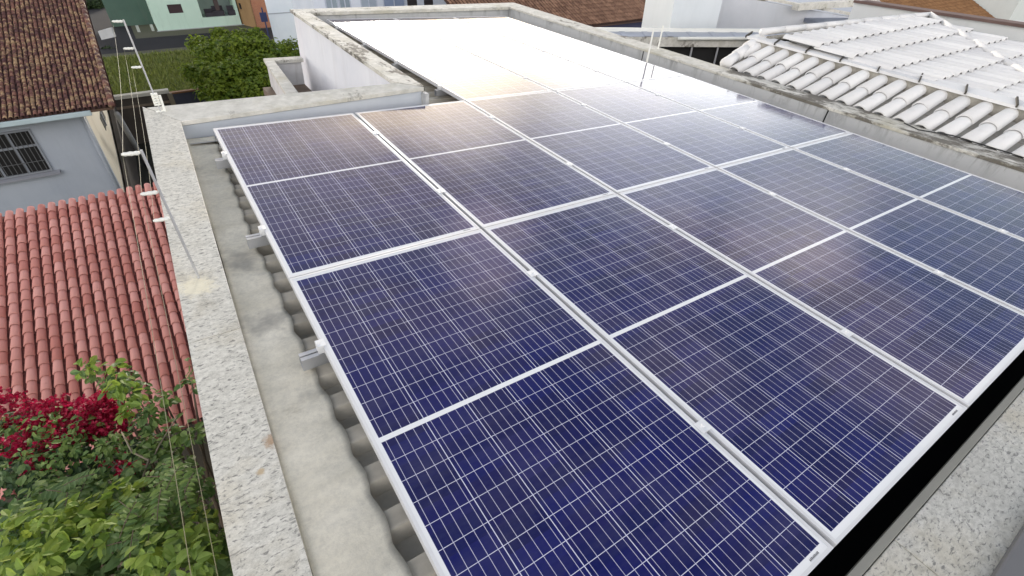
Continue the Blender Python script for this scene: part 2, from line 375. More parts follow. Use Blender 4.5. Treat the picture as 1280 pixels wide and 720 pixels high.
# corrugated sheets, ridges run across the array
mb = MB()
def corr(x0, x1, y0, y1, z=-0.156, pitch=0.177, amp=0.028, k=24):
    n0 = len(mb.v); ny = int((y1 - y0) / pitch * k); xs = [x0 + (x1 - x0) * i / 4 for i in range(5)]
    for j in range(ny + 1):
        y = y0 + (y1 - y0) * j / ny
        s = math.sin(2 * math.pi * y / pitch); zz = z + amp * max(-1, min(1, 2.6 * s))
        for x in xs: mb.v.append(V(x, y, zz))
    for j in range(ny):
        for i in range(4):
            a = n0 + j * 5 + i; mb.f.append((a, a + 1, a + 6, a + 5))
corr(-0.20, 5.58, -1.90, 2.15); corr(1.70, 5.52, 2.15, 6.30)
bp('corrugated_roof', M['fibro'], mb)
mb = MB(); mb.box((-0.4, -1.97, -6.6), (5.4, 2.3, -0.3)); mb.box((1.70, 2.3, -6.6), (5.4, 6.2, -0.3)); bp('wall', M['dark'], mb)
mb = MB().box((-0.2, -2.11, -0.75), (5.3, -1.96, -0.70)); bp('gutter', M['dark'], mb)  # added near-black floor, paints deep shade into the near gap
# left granite coping (slightly skewed, falls a little towards the viewer)
def slab(pts_top, th): return MB().prism([Vector(p) for p in pts_top], (0, 0, -th))
LCo, LCi = [(-0.475, -2.6, -0.125), (-0.365, 2.62, 0.003)], [(-0.30, -2.3, -0.125), (-0.163, 2.215, 0.0)]
def lerp(a, b, t): return tuple(a[i] + (b[i] - a[i]) * t for i in range(3))
def at_y(pp, y):
    t = (y - pp[0][1]) / (pp[1][1] - pp[0][1]); return lerp(pp[0], pp[1], t)
for (a0, a1), (b0, b1) in (((-2.6, -2.3), (-0.165, -0.163)), ((-0.162, -0.160), (2.62, 2.215))):
    mb = slab([at_y(LCo, a0), at_y(LCi, a1), at_y(LCi, b1), at_y(LCo, b0)], 0.03)
    bp('granite_coping', M['granite_left'], mb, bevel=0.002)
mb = MB().prism([(-0.44, -2.6, -6.5), (-0.20, -2.3, -6.5), (-0.18, 2.2, -6.5), (-0.345, 2.55, -6.5)], (0, 0, 6.33))
bp('wall', plaster('dark_grey_render', (0.07, 0.07, 0.072), (0.12, 0.12, 0.12)), mb)  # dark grey render on the outer left wall
# rust marks on the left coping are thin stains of their own shape
# back coping from the left corner to the notch
BCi, BCo = [(-0.166, 2.212, 0.001), (1.72, 2.17, 0.095)], [(-0.36, 2.62, 0.004), (1.50, 2.40, 0.095)]
mb = slab([(-0.161, 2.217, 0.001), (1.725, 2.175, 0.095), (1.545, 2.355, 0.095), (-0.340, 2.585, 0.004)], 0.035); bp('cement_coping', M['cleancap'], mb, bevel=0.004)
mb = MB().prism([(-0.165, 2.225, -0.16), (1.705, 2.19, -0.16), (1.705, 2.19, 0.055), (-0.165, 2.225, -0.037)], (0, 0.16, 0)); bp('parapet_wall', plaster('pale_blue_grey_paint', (.44, .48, .53), (.52, .55, .59), 1.5, .2, (.25, .26, .27)), mb)
mb = MB().prism([(-0.30, 2.38, -6.5), (1.56, 2.36, -6.5), (1.56, 2.36, 0.05), (-0.30, 2.38, -0.037)], (0, 0.12, 0)); bp('wall', M['whitewall'], mb)
# membrane upstand and flat flashing at the foot of the back parapet
mb = MB().prism([(-0.15, 2.19, -0.158), (1.70, 2.155, -0.158), (1.70, 2.03, -0.112), (-0.15, 2.05, -0.112)], (0, 0, 0.006)); bp('flashing', M['alu'], mb)
# notch left parapet
mb = slab([(1.735, 2.18, 0.098), (1.86, 6.12, 0.022), (1.652, 6.36, 0.022), (1.535, 2.39, 0.098)], 0.04); bp('cement_coping', M['oldcap2'], mb, bevel=0.004)
mb = MB().prism([(1.565, 2.36, -6.5), (1.68, 6.30, -6.5), (1.68, 6.30, -0.02), (1.565, 2.36, 0.056)], (0.145, 0, 0)); bp('parapet_wall', M['whitewall'], mb)
mb = MB().box((1.71, 2.12, -0.2), (1.745, 2.19, 0.05)); bp('parapet_wall', M['parapet'], mb)
# far parapet
mb = slab([(1.862, 6.122, 0.022), (5.40, 6.35, 0.032), (5.80, 6.80, 0.032), (1.655, 6.364, 0.022)], 0.045); bp('cement_coping', M['oldcap'], mb, bevel=0.004)
mb = MB().prism([(1.84, 6.15, -6.5), (5.48, 6.39, -6.5), (5.48, 6.39, -0.016), (1.84, 6.15, -0.026)], (0, 0.17, 0)); bp('parapet_wall', M['parapet'], mb)
# right parapet
mb = slab([(5.405, 6.35, 0.032), (5.503, 1.9, 0.042), (5.833, 1.9, 0.042), (5.803, 6.80, 0.032)], 0.028); bp('cement_coping', M['oldcap'], mb, bevel=0.004)
mb = slab([(5.503, 1.897, 0.042), (5.605, -3.6, 0.05), (5.935, -3.6, 0.05), (5.833, 1.897, 0.042)], 0.030); tag(bp('cement_coping', M['mosscap'], mb, bevel=0.004), 'dark mossy stretch of parapet coping under the white tiles')
mb = MB().prism([(5.42, 6.37, -6.5), (5.62, -3.6, -6.5), (5.62, -3.6, 0.020), (5.42, 6.37, 0.004)], (0.28, 0, 0)); bp('parapet_wall', M['parapet'], mb)
for y in (0.47, 3.1):
    xj = 5.42 + (6.37 - y) * 0.02006; mb = MB().box((xj - .003, y - 0.007, -0.3), (xj + .02, y + 0.007, 0.012)); bp('joint', M['dark'], mb)
# near coping with its trowelled strip
mb = MB().prism([(-0.30, -2.068, -0.104), (5.3, -2.068, -0.104), (5.3, -2.094, -0.100), (-0.30, -2.094, -0.100)], (0, 0, -0.05)); bp('cement_strip', flat('cement_strip', (0.36, 0.35, 0.30), 0.9), mb, bevel=0.002)
for x0, x1 in ((-0.29, 1.30), (1.303, 2.9), (2.903, 5.27)):
    mb = MB().box((x0, -2.36, -0.13), (x1, -2.096, -0.098)); bp('granite_coping', M['granite'], mb, bevel=0.003)
mb = MB().box((-0.3, -2.35, -6.5), (5.3, -2.115, -0.135)); bp('wall', plaster('near_black_render', (.05, .05, .05), (.08, .08, .075)), mb)  # near-black render below the near coping
# flashing membrane along the left edge, drawn over the crests
mb = MB(); ny = 190; nx = 9
for j in range(ny + 1):
    y = -2.08 + (2.20 + 2.08) * j / ny; t = (y + 2.3) / 4.5
    xi = -0.298 + 0.135 * t - 0.004 + 0.006 * math.sin(y * 3.1)
    s = math.sin(2 * math.pi * y / 0.177)
    xo = -0.046 + 0.002 * math.sin(y * 5.1) + 0.055 * max(0, (y - 0.6) / 1.6) + 0.013 * abs(math.sin(math.pi * y / 0.177 + 0.6)) + random.uniform(-.0012, .0012)
    zc = -0.118 - 0.010 * t
    for i in range(nx + 1):
        w = i / nx; x = xi + (xo - xi) * w
        mb.v.append(V(x, y, zc + (0.0050 * max(-1, min(.9, 1.2 * s))) * w ** 0.9 + 0.0015 * math.sin(y * 11 + x * 9) - 0.004 * w))
for j in range(ny):
    for i in range(nx):
        a = j * (nx + 1) + i; mb.f.append((a, a + 1, a + nx + 2, a + nx + 1))
fl = bp('flashing', M['flashing'], mb, smooth=True); sd = fl.modifiers.new('thick', 'SOLIDIFY'); sd.thickness = 0.005; sd.offset = 1
# low terrace in the notch beside the tall white wall
mb = MB().prism([(0.86, 2.5, -0.5), (1.10, 5.93, -0.5), (1.60, 5.95, -0.5), (1.60, 5.80, -0.5), (1.21, 5.78, -0.5), (1.03, 2.5, -0.5)], (0, 0, -0.045)); bp('terrace_coping', M['oldcap'], mb, bevel=0.004)
mb = MB().prism([(0.885, 2.5, -6.5), (1.125, 5.90, -6.5), (1.57, 5.92, -6.5), (1.57, 5.83, -6.5), (1.185, 5.81, -6.5), (1.00, 2.5, -6.5)], (0, 0, 5.955)); bp('terrace_wall', M['dirtywhite'], mb)
mb = MB().box((1.0, 2.5, -0.95), (1.57, 5.83, -0.85)); bp('terrace_floor', flat('stained_floor', (0.16, 0.12, 0.09), 0.9, 0, 0.5), mb)

# ================================================================== rails
def rail_mb(x0, x1):
    mb = MB(); w, h, t = 0.0225, 0.055, 0.003; zt = -0.036
    prof = [(-w, zt), (-w, zt - h), (w, zt - h), (w, zt), (0.0035, zt), (0.0035, zt - 0.004), (w - t, zt - 0.004), (w - t, zt - h + t), (-w + t, zt - h + t), (-w + t, zt - 0.004), (-0.0035, zt - 0.004), (-0.0035, zt)]
    n = len(prof)
    mb.v = [V(x0, y, z) for y, z in prof] + [V(x1, y, z) for y, z in prof]
    mb.f = [(i, (i + 1) % n, n + (i + 1) % n, n + i) for i in range(n)]
    for q in ((0, 1, 8, 9), (1, 2, 7, 8), (2, 3, 6, 7)):
        mb.f.append(q); mb.f.append(tuple(n + i for i in q[::-1]))
    mb.f.append((0, 9, 10, 11)); mb.f.append((3, 4, 5, 6)); mb.f.append((n, n + 9, n + 10, n + 11)[::-1]); mb.f.append((n + 3, n + 4, n + 5, n + 6)[::-1])
    return mb
LP_ = 2.0045; CP = 1.02
rown = ['nearest', 'second', 'third', 'farthest']
rails = []
for r in range(4):
    for q, fy in enumerate((0.245, 0.765)):
        yc = -LP_ + LP_ * r + PL * fy
        xl = (-0.080 if not (r == 0 and q == 0) else 0.012) if r < 2 else 2 * CP - 0.045
        if r == 1 and q == 1: xl = -0.06
        o = rail_mb(0, 5.12 - xl)
        o.v = [v + V(xl, yc, 0) for v in o.v]
        roofmesh(o, 'mounting_rail', M['alu'], (xl, yc, 0), 'slotted aluminium rail under the %s panel row, %s of its two' % (rown[r], 'nearer' if q == 0 else 'farther'), 'rail', 'mounting rails under the solar panels')
        rails.append((r, q, yc, xl))

# ================================================================== solar panels
def frame_mb():
    mb = MB(); lip, z0, z1 = 0.011, -0.035, 0.0
    mb.box((0, 0, z0), (lip, PL, z1)); mb.box((PW - lip, 0, z0), (PW, PL, z1))
    mb.box((lip, 0, z0), (PW - lip, lip, z1)); mb.box((lip, PL - lip, z0), (PW - lip, PL, z1)); return mb
rowp = ['in the nearest row', 'in the second row', 'in the third row', 'in the farthest row']
c5 = ['leftmost, beside the concrete flashing', 'second from the left', 'third of five from the left', 'fourth of five from the left', 'rightmost, against the grey parapet']
c3 = {2: 'leftmost, beside the open black gap', 3: 'middle of three', 4: 'rightmost, along the grey parapet'}
tone = ['deep blue', 'dark violet-blue', 'glaring white', 'glaring white']
proto = None
for r in range(4):
    for c in range(5):
        if r >= 2 and c < 2: continue
        x = CP * c + (CP - PW) / 2; y = -LP_ + LP_ * r + 0.003
        base = V(x, y, 0)
        lab = '%s solar panel %s, %s' % (tone[r], rowp[r], c5[c] if r < 2 else c3[c])
        if proto is None:
            proto = p = thing('solar_panel', lab, 'solar panel', base, True, 'solar panels on the roof')
            f = frame_mb(); f.v = [v + base for v in f.v]; f.build('frame', M['frame'], p)
            g = MB(); g.box((0.011, 0.011, -0.008), (PW - 0.011, PL - 0.011, -0.0015)); g.v = [v + base for v in g.v]; g.build('cell_sheet', M['cells'], p)
            g = MB()
            for i in range(9):
                h_ = 0.0022 + 0.0012 * ((i * 7) % 3); xx = 0.905 + i * 0.0052
                g.box((xx, 0.0155, -0.0013), (xx + 0.0030, 0.0155 + 0.004 + h_ * 0.6, -0.0010))
            g.v = [v + base for v in g.v]; g.build('serial_label', M['ink'], p)
        else:
            p = copy_thing(proto, base); p['label'] = lab

# clamps
def clamp_mb(end=False):
    mb = MB()
    if not end:
        mb.box((-0.0225, -0.022, 0.0008), (0.0225, 0.022, 0.0042)); mb.box((-0.007, -0.022, -0.03), (0.007, 0.022, 0.0008)); mb.tube([(0, 0, 0.0042), (0, 0, 0.011)], 0.0065, 6)
    else:
        mb.box((-0.022, -0.020, 0.0008), (0.011, 0.020, 0.0042)); mb.box((-0.022, -0.020, -0.034), (-0.0005, 0.020, 0.0008)); mb.tube([(-0.011, 0, 0.0042), (-0.011, 0, 0.013)], 0.007, 8)
    return mb
M['clamp'] = flat('clamp_aluminium', (0.78, 0.79, 0.80), 0.4, 0.35)
gapn = {1: 'between first and second panels', 2: 'between second and third panels', 3: 'between third and fourth panels', 4: 'between fourth and fifth panels'}
gapn3 = {3: 'between left and middle panels', 4: 'between middle and right panels'}
k0 = e0 = None
for r, q, yc, xl in rails:
    for gidx in (1, 2, 3, 4):
        if r >= 2 and gidx < 3: continue
        lab = 'small mid clamp of the %s row %s, %s one' % (rown[r], (gapn if r < 2 else gapn3)[gidx], 'nearer' if q == 0 else 'farther')
        if k0 is None:
            k0 = mb = clamp_mb(); mb.v = [v + V(gidx * CP, yc, 0) for v in mb.v]
            k0 = roofmesh(mb, 'mid_clamp', M['clamp'], (gidx * CP, yc, 0), lab, 'clamp', 'mid clamps between panels')
        else:
            o = k0.copy(); COL.objects.link(o); o.matrix_world = RF @ (FAR if r > 1 else Matrix()) @ Matrix.Translation((gidx * CP, yc, 0)); o['label'] = lab
    xe = (0 if r < 2 else 2 * CP) + (CP - PW) / 2
    lab = 'silver end clamp on the left edge of the %s row, %s one' % (rown[r], 'nearer' if q == 0 else 'farther')
    if e0 is None:
        mb = clamp_mb(True); mb.v = [v + V(xe, yc, 0) for v in mb.v]
        e0 = roofmesh(mb, 'end_clamp', M['clamp'], (xe, yc, 0), lab, 'clamp', 'end clamps on the left edge')
    else:
        o = e0.copy(); COL.objects.link(o); o.matrix_world = RF @ (FAR if r > 1 else Matrix()) @ Matrix.Translation((xe, yc, 0)); o['label'] = lab

# rods by the right parapet
mb = MB().tube([(5.165, 2.72, -0.12), (5.16, 2.73, 0.36)], 0.011, 8); roofmesh(mb, 'conduit_rod', M['white_plastic'], (5.165, 2.72, -0.12), 'thin white rod standing between the panels and the grey parapet', 'rod')
mb = MB().tube([(5.72, 3.05, -0.3), (5.71, 3.06, 0.33)], 0.010, 8); roofmesh(mb, 'conduit_rod', M['white_plastic'], (5.72, 3.05, -0.3), 'shorter white rod just behind the grey parapet', 'rod')
# metal rail along the outer edge of the near coping
mb = MB().box((0.2, -2.390, -0.098), (4.2, -2.312, -0.062)); mb.box((0.2, -2.43, -0.25), (4.2, -2.391, -0.082))
roofmesh(mb, 'metal_rail', flat('painted_grey_metal', (0.16, 0.16, 0.165), 0.5, 0.2), (1.5, -2.34, -0.098), 'grey metal rail along the outer edge of the near granite coping', 'rail', bevel=0.008)

# ================================================================== electric fence
DN = RW.transposed() @ V(0, 0, 1)          # plumb in roof frame
def fence_post(base, label):
    base = Vector(base); t = thing('fence_post', label, 'fence post', base, True, 'electric fence posts on the left coping')
    up = DN; a = V(-1, 0.05, 0).normalized()
    MB().tube([base + up * -0.005, base + up * 0.605], 0.0052, 8).build('pole', M['steel'], t)
    tips = []
    for hgt in (0.595, 0.43, 0.31):
        p = base + up * hgt
        rr = [0.004, 0.009, 0.007, 0.009, 0.007, 0.008, 0.004]
        MB().tube([p + a * (0.006 + 0.060 * i / 6) for i in range(7)], rr, 10).build('insulator', M['white_plastic'], t, smooth=True)
        tips.append(p + a * 0.062)
    return t, tips
p1, t1 = fence_post((-0.262, 2.47, 0.0), 'thin fence post with three white insulators on the far coping corner')
mb = MB(); b1 = V(-0.262, 2.47, 0.0)
mb.box((b1.x + 0.018, b1.y - 0.012, 0.0), (b1.x + 0.034, b1.y + 0.012, 0.115)); mb.box((b1.x - 0.03, b1.y - 0.015, 0.0), (b1.x + 0.034, b1.y + 0.015, 0.006)); mb.build('bracket', M['white_plastic'], p1)
mb = MB()
for i in range(5): mb.box((b1.x - 0.026, b1.y - 0.016, 0.05 + i * 0.018), (b1.x + 0.016, b1.y + 0.016, 0.060 + i * 0.018))
mb.build('coil_insulator', M['white_plastic'], p1)
p2, t2 = fence_post((-0.327, 0.262, -0.055), 'thin fence post leaning out over red tiles midway along the left coping')
wl = ['upper', 'middle', 'lower']
for i in range(3):
    a, b, c = Vector(t1[i]), Vector(t2[i]), Vector(t2[i]) + V(0.0, -3.2, -0.01)
    pts = [a.lerp(b, k / 12) + V(0, 0, -0.05 * 4 * (k / 12) * (1 - k / 12)) for k in range(13)] + [b.lerp(c, k / 12) + V(0, 0, -0.03 * 4 * (k / 12) * (1 - k / 12)) for k in range(1, 13)]
    if i == 2: pts = pts[:13]
    roofmesh(MB().tube(pts, 0.00065, 5), 'fence_wire', M['wire'], a, 'thin yellowish electric fence wire strung on the %s insulators' % wl[i], 'wire', 'electric fence wires')

# ================================================================== tiled roofs
def tile_field(O, ud, dd, ncols, nrows, pitch, rowlen, r=None, over=0.06, lift=0.012, seg=7, inside=None, jit=0.004, mb=None):
    """half-barrel cover tiles laid in columns: O top left corner, ud across, dd down the slope"""
    mb = mb or MB(); ud = Vector(ud).normalized(); dd = Vector(dd).normalized(); nn = ud.cross(dd).normalized()
    if nn.z < 0: nn = -nn
    r = r or pitch * 0.34
    for c in range(ncols):
        for q in range(nrows):
            cx = (c + 0.5) * pitch; a = q * rowlen - over; b = (q + 1) * rowlen
            P = O + ud * cx + dd * ((a + b) / 2)
            if inside and not inside(P, cx, (a + b) / 2): continue
            n0 = len(mb.v); jx = random.uniform(-jit, jit); jz = random.uniform(-jit, jit) * 0.6
            for (s_, rad, h) in ((a, r * 0.84, 0.0), (b, r, lift), (b, r * 0.86, lift - 0.006)):
                for k in range(seg + 1):
                    w = math.pi * k / seg
                    mb.v.append(O + ud * (cx + jx - math.cos(w) * rad) + dd * s_ + nn * (math.sin(w) * rad * 0.95 + h + jz))
            for ring in range(2):
                for k in range(seg):
                    e = n0 + ring * (seg + 1) + k; mb.f.append((e, e + 1, e + seg + 2, e + seg + 1))
    return mb
def channel_field(O, ud, dd, ncols, nrows, pitch, rowlen, depth=0.03, inside=None, mb=None, lift=0.008):
    """the channel tiles between the covers, one dished strip per tile"""
    mb = mb or MB(); ud = Vector(ud).normalized(); dd = Vector(dd).normalized(); nn = ud.cross(dd).normalized()
    if nn.z < 0: nn = -nn
    for c in range(-1, ncols):
        for q in range(nrows):
            cx = (c + 1.0) * pitch; a = q * rowlen - 0.02; b = (q + 1) * rowlen
            P = O + ud * cx + dd * ((a + b) / 2)
            if inside and not inside(P, cx, (a + b) / 2): continue
            n0 = len(mb.v)
            for s_, h in ((a, 0.0), (b, lift), (b, lift - 0.01)):
                for k in range(5):
                    w = k / 4 - 0.5; mb.v.append(O + ud * (cx + w * pitch * 0.75) + dd * s_ + nn * (h - depth + depth * (2 * w) ** 2))
            for ring in range(2):
                for k in range(4):
                    e = n0 + ring * 5 + k; mb.f.append((e, e + 1, e + 6, e + 5))
    return mb
def tile_mat(name, c1, c2, dirt, dirtc, amount=1.0, scale=6):
    m = Mat(name); i = m.island(); a = m.noise(scale, 6, 0.7); b = m.noise(0.7, 4, 0.6)
    c = m.mix(i, c1, c2); c = m.mix(m.math('MULTIPLY', m.ramp(a, [(dirt, 0.0), (dirt + 0.12, 1.0)]), amount), c, dirtc)
    c = m.mix(m.math('MULTIPLY', b, 0.25), c, tuple(x * 0.55 for x in c1)); m.base(c); m.rough(0.8); m.bump(a, 0.15, 0.004); return m.m

# red tiled roof below the coping
RT = V(0, 10.20, 3.54); sl_ = 0.24
dd = V(0, -1, -sl_).normalized(); ud = V(1, 0, 0)
R = thing('tiled_outbuilding', 'outbuilding with bright red barrel tile roof below the left coping', 'outbuilding', (-3, 8, G))
mred = tile_mat('red_clay_tile', (0.50, 0.19, 0.155), (0.70, 0.345, 0.30), 0.60, (0.42, 0.18, 0.15), 0.5)
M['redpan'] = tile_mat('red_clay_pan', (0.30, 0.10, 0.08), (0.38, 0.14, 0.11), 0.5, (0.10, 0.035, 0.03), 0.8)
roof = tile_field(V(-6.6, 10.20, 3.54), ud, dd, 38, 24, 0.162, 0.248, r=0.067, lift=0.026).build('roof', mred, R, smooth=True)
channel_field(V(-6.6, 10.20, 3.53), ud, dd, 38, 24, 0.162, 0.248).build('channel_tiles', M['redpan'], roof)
mb = MB().prism([(-6.55, 10.15, G), (-6.55, 10.15, 3.44), (-6.55, 4.5, 2.08), (-6.55, 4.5, G)], (6.02, 0, 0)); mb.build('wall', plaster('dark_brown_render', (.05, .045, .035), (.10, .085, .06)), R)  # outbuilding walls in a very dark brown

# left neighbour with the old mottled roof
def sc(p, k=1.558): return CW + (Vector(p) - CW) * k
YH = 17.5
HN = thing('neighbour_house', 'grey neighbour house under a mottled old tile roof with barred window', 'house', (-5, 20, G))
eZ = U(140, 132, Y=16.9).z; xR = U(140, 132, Y=16.9).x
xc = U(105, 144, Y=YH).x
sl2 = 0.30; dd2 = V(0, -1, -sl2).normalized()
ot = Mat('old_roof_tile'); i_ = ot.island(); a_ = ot.noise(4.5, 5, 0.7); b_ = ot.noise(2.2, 5, 0.7)
c_ = ot.mix(ot.ramp(i_, [(0.0, 0.0), (1.0, 1.0)]), (0.075, 0.032, 0.034), (0.19, 0.088, 0.066))
c_ = ot.mix(ot.ramp(a_, [(0.50, 0.0), (0.58, 0.95)]), c_, (0.36, 0.245, 0.14)); c_ = ot.mix(ot.ramp(b_, [(0.52, 0.0), (0.72, 0.75)]), c_, (0.05, 0.028, 0.03)); ot.base(c_); ot.rough(0.9); ot.bump(a_, 0.5, 0.01)
top = V(xR - 5.7, 16.9 + 9.0, eZ + 9.0 * sl2); nr = int(round(9.0 * math.sqrt(1 + sl2 ** 2) / 0.215)); pit = 0.128
rf = tile_field(top, ud, dd2, 45, nr, pit, 9.0 * math.sqrt(1 + sl2 ** 2) / nr, r=0.050, lift=0.024, jit=0.010, seg=5).build('roof', ot.m, HN, smooth=True)
channel_field(top + V(0, 0, -0.01), ud, dd2, 45, nr, pit, 9.0 * math.sqrt(1 + sl2 ** 2) / nr, lift=0.012).build('channel_tiles', tile_mat('old_roof_pan', (0.055, 0.024, 0.026), (0.09, 0.038, 0.034), 0.55, (0.15, 0.10, 0.06), 0.8), rf)
mb = MB()
nv = 28
for q in range(nv):
    a = q * 9.0 / nv; y0 = 16.9 + a - 0.08; y1 = 16.9 + a + 9.0 / nv
    mb.tube([(xR + 0.0, y0, eZ + 0.03 + (a - 0.08) * sl2 + 0.02), (xR + 0.0, y1, eZ + 0.03 + (a + 9.0 / nv) * sl2)], [0.085, 0.07], 8)
mb.build('verge_tile', ot.m, rf, smooth=True)
mb = MB().prism([(xR - 5.7, 16.9, eZ - 0.06), (xR - 5.7, 25.9, eZ + 2.64), (xR + 0.02, 25.9, eZ + 2.64), (xR + 0.02, 16.9, eZ - 0.06)], (0, 0, -0.05)); mb.build('roof_deck', flat('old_timber', (0.10, 0.06, 0.04), 0.9), rf)
mgrey = plaster('grey_blue_paint', (0.35, 0.39, 0.45), (0.41, 0.45, 0.50), 0.8, 0.15, (0.12, 0.12, 0.13))
mcream = plaster('cream_paint', (0.58, 0.53, 0.42), (0.66, 0.61, 0.50), 0.8, 0.35, (0.22, 0.19, 0.13))
MB().box((xc - 9, YH, G), (xc, YH + 0.2, eZ + 0.05)).build('wall', mgrey, HN)
sw = MB().prism([(xc, YH + 0.2, G), (xc, 27.0, G), (xc, 27.0, eZ + 2.6), (xc, YH + 0.2, eZ + 0.05)], (-0.2, 0, 0)).build('wall', mcream, HN); sw['label'] = 'cream painted side wall'
gz = U(50, 146, Y=17.0)
MB().box((xR - 6, 16.86, eZ - 0.19), (xR - 0.55, 16.98, eZ - 0.05)).build('gutter', flat('pale_blue_gutter', (0.40, 0.49, 0.52), 0.5), HN, bevel=0.02)
MB().tube([(xc - 0.06, 17.44, eZ - 0.2), (xc - 0.06, 17.42, G)], 0.05, 10).build('downpipe', flat('grey_blue_pipe', (0.30, 0.33, 0.37), 0.5), HN, smooth=True)
# barred window
wtl, wtr, wbr, wbl = U(-40, 170, Y=YH), U(35, 163, Y=YH), U(63, 211, Y=YH), U(-40, 225, Y=YH)
wx1 = (wtr.x + wbr.x) / 2; wz1, wz0 = wtr.z, wbr.z; wx0 = wx1 - 1.75
W = MB().box((wx0, YH - 0.01, wz0), (wx1, YH + 0.02, wz1)).build('window', M['dark'], HN)
fr = MB(); fm = flat('window_frame_paint', (0.24, 0.26, 0.29), 0.6)
for x in (wx0 - 0.04, wx1 + 0.00, (wx0 + wx1) / 2 - 0.2, wx1 - 0.52): fr.box((x, YH - 0.05, wz0), (x + 0.05, YH - 0.012, wz1))
fr.box((wx0, YH - 0.05, wz1), (wx1 + 0.05, YH - 0.012, wz1 + 0.05)); fr.box((wx0, YH - 0.048, wz0 + (wz1 - wz0) * 0.62), (wx1, YH - 0.014, wz0 + (wz1 - wz0) * 0.62 + 0.06)); fr.box((wx0, YH - 0.05, wz0 - 0.05), (wx1 + 0.05, YH - 0.012, wz0))
fr.build('frame', fm, W)
br = MB()
k = 0
x = wx0 + 0.07
while x < wx1: br.box((x, YH - 0.075, wz0), (x + 0.014, YH - 0.061, wz1)); x += 0.115
br.box((wx0, YH - 0.078, wz0 + 0.3), (wx1, YH - 0.064, wz0 + 0.315)); br.build('window_bars', flat('dark_grey_bar', (0.12, 0.125, 0.13), 0.5), W)
MB().prism([(wx0 - 0.15, YH, wz0 - 0.06), (wx1 + 0.2, YH, wz0 - 0.06), (wx1 + 0.2, YH - 0.14, wz0 - 0.11), (wx0 - 0.15, YH - 0.14, wz0 - 0.11)], (0, 0, -0.05)).build('sill', flat('grey_sill', (0.25, 0.26, 0.29), 0.8), W)
MB().box((wx0 - 0.1, YH - 0.02, wz1 + 0.10), (wx1 + 0.2, YH - 0.001, wz1 + 0.14)).build('lintel', mgrey, W)
# small dark side opening under the eave
a = U(120, 137, X=xc); b = U(131, 152, X=xc)
so_ = MB().box((xc, a.y - 0.1, b.z - 0.05), (xc + 0.015, a.y + 1.6, b.z + 0.4)).build('window', M['dark'], HN)
MB().box((xc + 0.002, a.y + 0.5, b.z - 0.05), (xc + 0.05, a.y + 0.6, b.z + 0.4)).build('frame', fm, so_)

# alley wall in front of the cream wall and the cross wall at its end
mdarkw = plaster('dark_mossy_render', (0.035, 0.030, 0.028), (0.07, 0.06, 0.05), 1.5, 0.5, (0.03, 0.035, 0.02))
xa = xc + 0.22
pp = [U(134, 110, X=xa), U(142, 138, X=xa), U(150, 172, X=xa), U(158, 205, X=xa), U(166, 243, X=xa)]
mb = MB(); poly = [(xa, p.y, p.z) for p in pp]; poly = [(xa, poly[0][1], G - 3)] + poly + [(xa, poly[-1][1], G - 3)]
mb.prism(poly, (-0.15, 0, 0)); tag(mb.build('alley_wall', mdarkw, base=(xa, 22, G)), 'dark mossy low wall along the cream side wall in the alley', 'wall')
for v in (): pass
mb = MB()
q1, q2, q3 = U(146, 142, X=xa + 0.35), U(175, 192, X=xa + 0.35), U(186, 212, X=xa + 0.35)
mb.tube([q1, q2, q3], 0.09, 8); tag(mb.build('drain_pipe', flat('grey_pvc', (0.24, 0.25, 0.26), 0.6), base=q3, smooth=True), 'grey pipe slanting down the dark alley beside the cream wall', 'pipe')
yg = 26.0
g0, g1 = U(138, 120.5, Y=yg), U(207, 113.5, Y=yg)
t = thing('cross_wall', 'dark wall with pale capping closing the alley end', 'wall', (g0.x, yg, G))
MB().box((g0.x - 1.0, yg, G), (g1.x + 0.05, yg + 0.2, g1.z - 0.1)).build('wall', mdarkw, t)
MB().box((g0.x - 1.0, yg - 0.08, g1.z - 0.1), (g1.x + 0.12, yg + 0.25, g1.z + 0.04)).build('capping', flat('pale_cement', (0.42, 0.42, 0.38), 0.9), t)
MB().box((g0.x - 1.0, yg - 0.05, g1.z - 0.52), (g1.x, yg - 0.001, g1.z - 0.42)).build('band', flat('brown_timber', (0.16, 0.13, 0.10), 0.9), t)
MB().box((g1.x + 0.0, yg - 0.12, G), (g1.x + 0.2, yg - 0.002, g1.z - 0.11)).build('post', flat('brown_post', (0.17, 0.15, 0.11), 0.9), t)
n0_, n1_ = U(208, 118.5, Y=27.0), U(285, 106, Y=27.0)
t = thing('lot_wall', 'dark slate blue wall with rusty capping in front of the grass lot', 'wall', (1.5, 27, G))
MB().box((n0_.x, 27.0, G), (n1_.x, 27.18, n0_.z)).build('wall', plaster('slate_paint', (0.045, 0.05, 0.075), (0.065, 0.07, 0.10), 1.0, 0.4, (0.03, 0.03, 0.035)), t)
MB().box((n0_.x, 26.96, n0_.z), (n1_.x, 27.22, n0_.z + 0.07)).build('capping', flat('rusty_capping', (0.20, 0.10, 0.05), 0.9), t)

